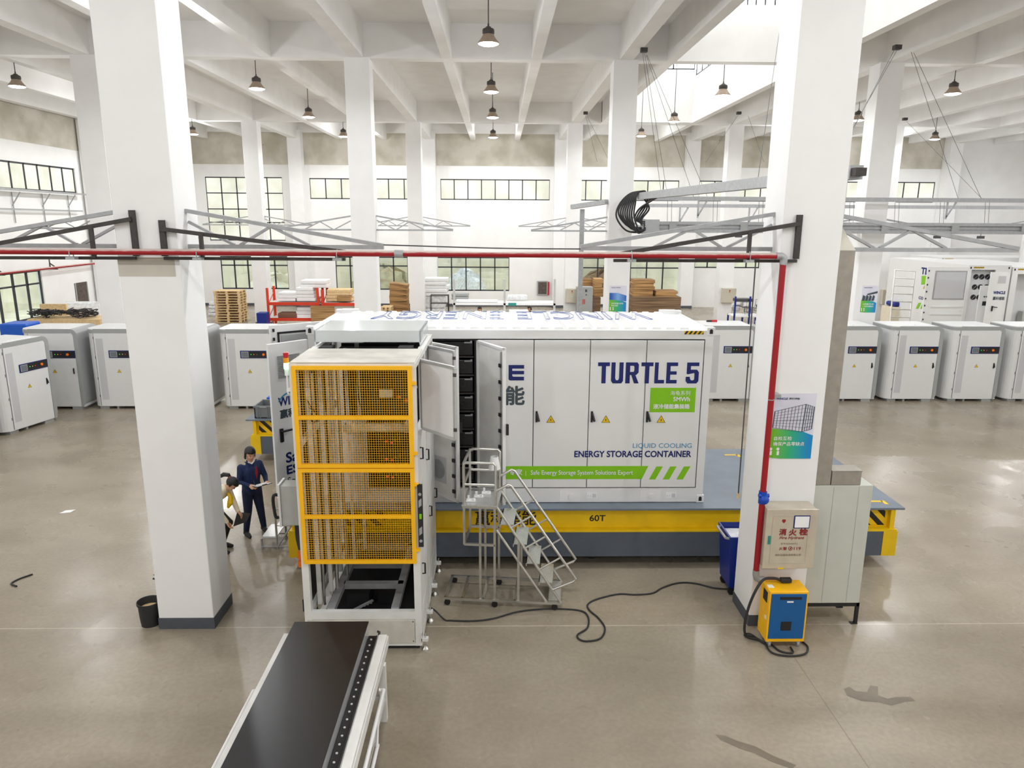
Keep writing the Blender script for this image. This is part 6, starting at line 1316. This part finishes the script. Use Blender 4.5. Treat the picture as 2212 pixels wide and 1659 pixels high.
    for f in q.f:
        c = [sum(vs[i][k] for i in f)/len(f) for k in range(3)]
        front = c[1] > (.030 if hair_style == 'bob' else .012) and c[2] < (.052 if hair_style == 'bob' else .062)
        low = c[2] < (-.075 if hair_style == 'bob' else -.045)
        if not front and not low: keep.append(f)
    q.v = [tuple(W(H(*p))) for p in vs]; q.f = keep; q.m = [0]*len(keep); h = q.build('hair', 'hair', t, smooth=True); sl = h.modifiers.new('thick', 'SOLIDIFY'); sl.thickness = .016; sl.offset = -1
    if hair_style == 'tail':
        q = MB().tube([W(H(0, -.09, .05)), W(H(0, -.14, .06)), W(H(0, -.19, .0)), W(H(0, -.20, -.10)), W(H(0, -.18, -.18))], [.022, .034, .036, .026, .008], 10); q.build('ponytail', 'hair', t, smooth=True)
        q = MB().tube([W(H(0, -.095, .05)), W(H(0, -.115, .058))], [.028, .030], 12); q.build('hair_tie', 'lip', t)
    return t, W, R, F, H
S1 = .985
J1 = {'pelvis': (0, 0, .80), 'waist': (0, 0, .95), 'chest': (0, .005, 1.14), 'neck': (0, .0, 1.30), 'head': (0, .035, 1.435), 'look': (.06, 1, -.30), 'side': (1, 0),
      'sho1': (.165, 0, 1.225), 'elb1': (.225, .03, 1.0), 'wri1': (.135, .205, .955), 'hand1': (-.25, 1, .05), 'palm1': (-.6, .2, -.8),
      'sho-1': (-.165, 0, 1.225), 'elb-1': (-.225, .06, 1.0), 'wri-1': (-.145, .24, .955), 'hand-1': (.3, 1, .05), 'palm-1': (.2, .1, .95),
      'kne1': (.115, .03, .44), 'ank1': (.155, .0, .09), 'kne-1': (-.105, .04, .44), 'ank-1': (-.15, .03, .09), 'toe': (.12, .99)}
pos1 = (-4.19, 11.66, 0); F1 = (.72, -.69)
t1, W1, R1, Fv1, H1 = person('person in navy work clothes standing and writing on a clipboard', pos1, F1, J1, 'uniform', 'trouser', 'bob')
q = MB().tube([W1((-.055, .05, 1.31)), W1((0, .075, 1.275)), W1((.055, .05, 1.31))], .014, 8); q.build('white_collar', 'white', t1)
q = MB()
for s in (-1, 1): q.hexa([W1((s*.02, .085, 1.255)), W1((s*.09, .045, 1.30)), W1((s*.095, .03, 1.30)), W1((s*.025, .07, 1.255)), W1((s*.03, .105, 1.255)), W1((s*.10, .07, 1.325)), W1((s*.105, .02, 1.325)), W1((s*.04, .06, 1.27))])
q.build('jacket_collar', 'uniform', t1)
q = MB().prism([(-.012, .17), (.014, .16), (.026, .05), (.004, -.07), (-.022, .06)], W1((-.045, .125, 1.06)), R1, ZV, Fv1, .006); q.build('red_badge', 'redbadge', t1)
q = MB().box(0, 0, 0, 1, 1, 1); q.v = [tuple(W1((-.175+.34*x, .015-.15+.29*y, .805+.028*z))) for x, y, z in q.v]; 
tc_ = thing('clipboard', 'black clipboard with white sheets held by the person in navy', 'clipboard', tuple(W1((0, .34, .965)))); q = MB()
c = lambda a, b, d: W1((-.135+.27*a, .265+.20*b, .955+.035*b+d))
q.hexa([c(0, 0, 0), c(1, 0, 0), c(1, 1, 0), c(0, 1, 0), c(0, 0, .006), c(1, 0, .006), c(1, 1, .006), c(0, 1, .006)]); q.build('board', 'rubber', tc_); q = MB(); q.hexa([c(.04, .04, .007), c(.96, .04, .007), c(.96, .93, .007), c(.04, .93, .007), c(.04, .04, .011), c(.96, .04, .011), c(.96, .93, .011), c(.04, .93, .011)]); q.build('sheets', 'paper', tc_)
q = MB().bar(c(.35, .96, .012), c(.65, .96, .012), .02, .012); q.build('clip', 'iron', tc_)
q = MB().cyl(W1((.10, .33, .965)), W1((.09, .27, 1.06)), .0055, n=8); tag(q.build('pen', 'black'), 'black pen in the right hand of the person in navy', 'pen')
J2 = {'pelvis': (0, -.26, .76), 'waist': (0, -.16, .88), 'chest': (0, .0, 1.0), 'neck': (0, .10, 1.09), 'head': (0, .205, 1.165), 'look': (-.05, .62, -.78), 'side': (1, 0),
      'sho1': (.155, .05, 1.03), 'elb1': (.19, .04, .77), 'wri1': (.11, .13, .56), 'hand1': (-.1, .35, -.9), 'palm1': (-.2, .9, .3),
      'sho-1': (-.155, .05, 1.03), 'elb-1': (-.20, .10, .80), 'wri-1': (-.10, .22, .66), 'hand-1': (.2, .7, -.6), 'palm-1': (.1, -.6, -.8),
      'kne1': (.10, .06, .44), 'ank1': (.11, -.04, .09), 'kne-1': (-.12, .04, .44), 'ank-1': (-.13, -.10, .09), 'toe': (.05, 1)}
t2, W2, R2, Fv2, H2 = person('person in a cream jacket with dark tied hair bending forward beside the near left column', (-4.455, 10.98, 0), (1, -.12), J2, 'cream', 'shoe', 'tail')
q = MB().tube([W2((-.03, .12, 1.0)), W2((-.02, .16, .93)), W2((0, .155, .84)), W2((.02, .12, .76))], [.02, .04, .05, .02], 8); q.build('yellow_scarf', 'dyellow', t2)
tf = thing('folder', 'dark grey folder held low by the bending person', 'folder', tuple(W2((-.05, .28, .6)))); q = MB(); c = lambda a, b, d: W2((-.16+.06*a+.10*b, .17+.26*a-.03*b+d*.3, .60+.02*a-.20*b+.10*a*b+d)); q.hexa([c(0, 0, 0), c(1, 0, 0), c(1, 1, 0), c(0, 1, 0), c(0, 0, .012), c(1, 0, .012), c(1, 1, .012), c(0, 1, .012)]); q.build('cover', 'rubber', tf)
def stand(label, px, py, z, F, top, hair):
    p = P(px, py, Z=z); k = z/1.575; J = {a: (tuple(c*k for c in b) if a[:4] not in ('look', 'side', 'hand', 'palm') and a != 'toe' else b) for a, b in J1.items()}
    J['look'] = (0, 1, -.5); return person(label, (p.x, p.y, 0), F, J, top, 'trouser', hair, skin_vox=.012)
stand('person with dark hair, only the head showing over the container roof, at the work table', 1036, 660, 1.66, (.1, -1), 'uniform', 'bob')
stand('person with dark hair, head showing beside the white roll behind the container roof', 1145, 659, 1.66, (-.7, -.7), 'uniform', 'bob')
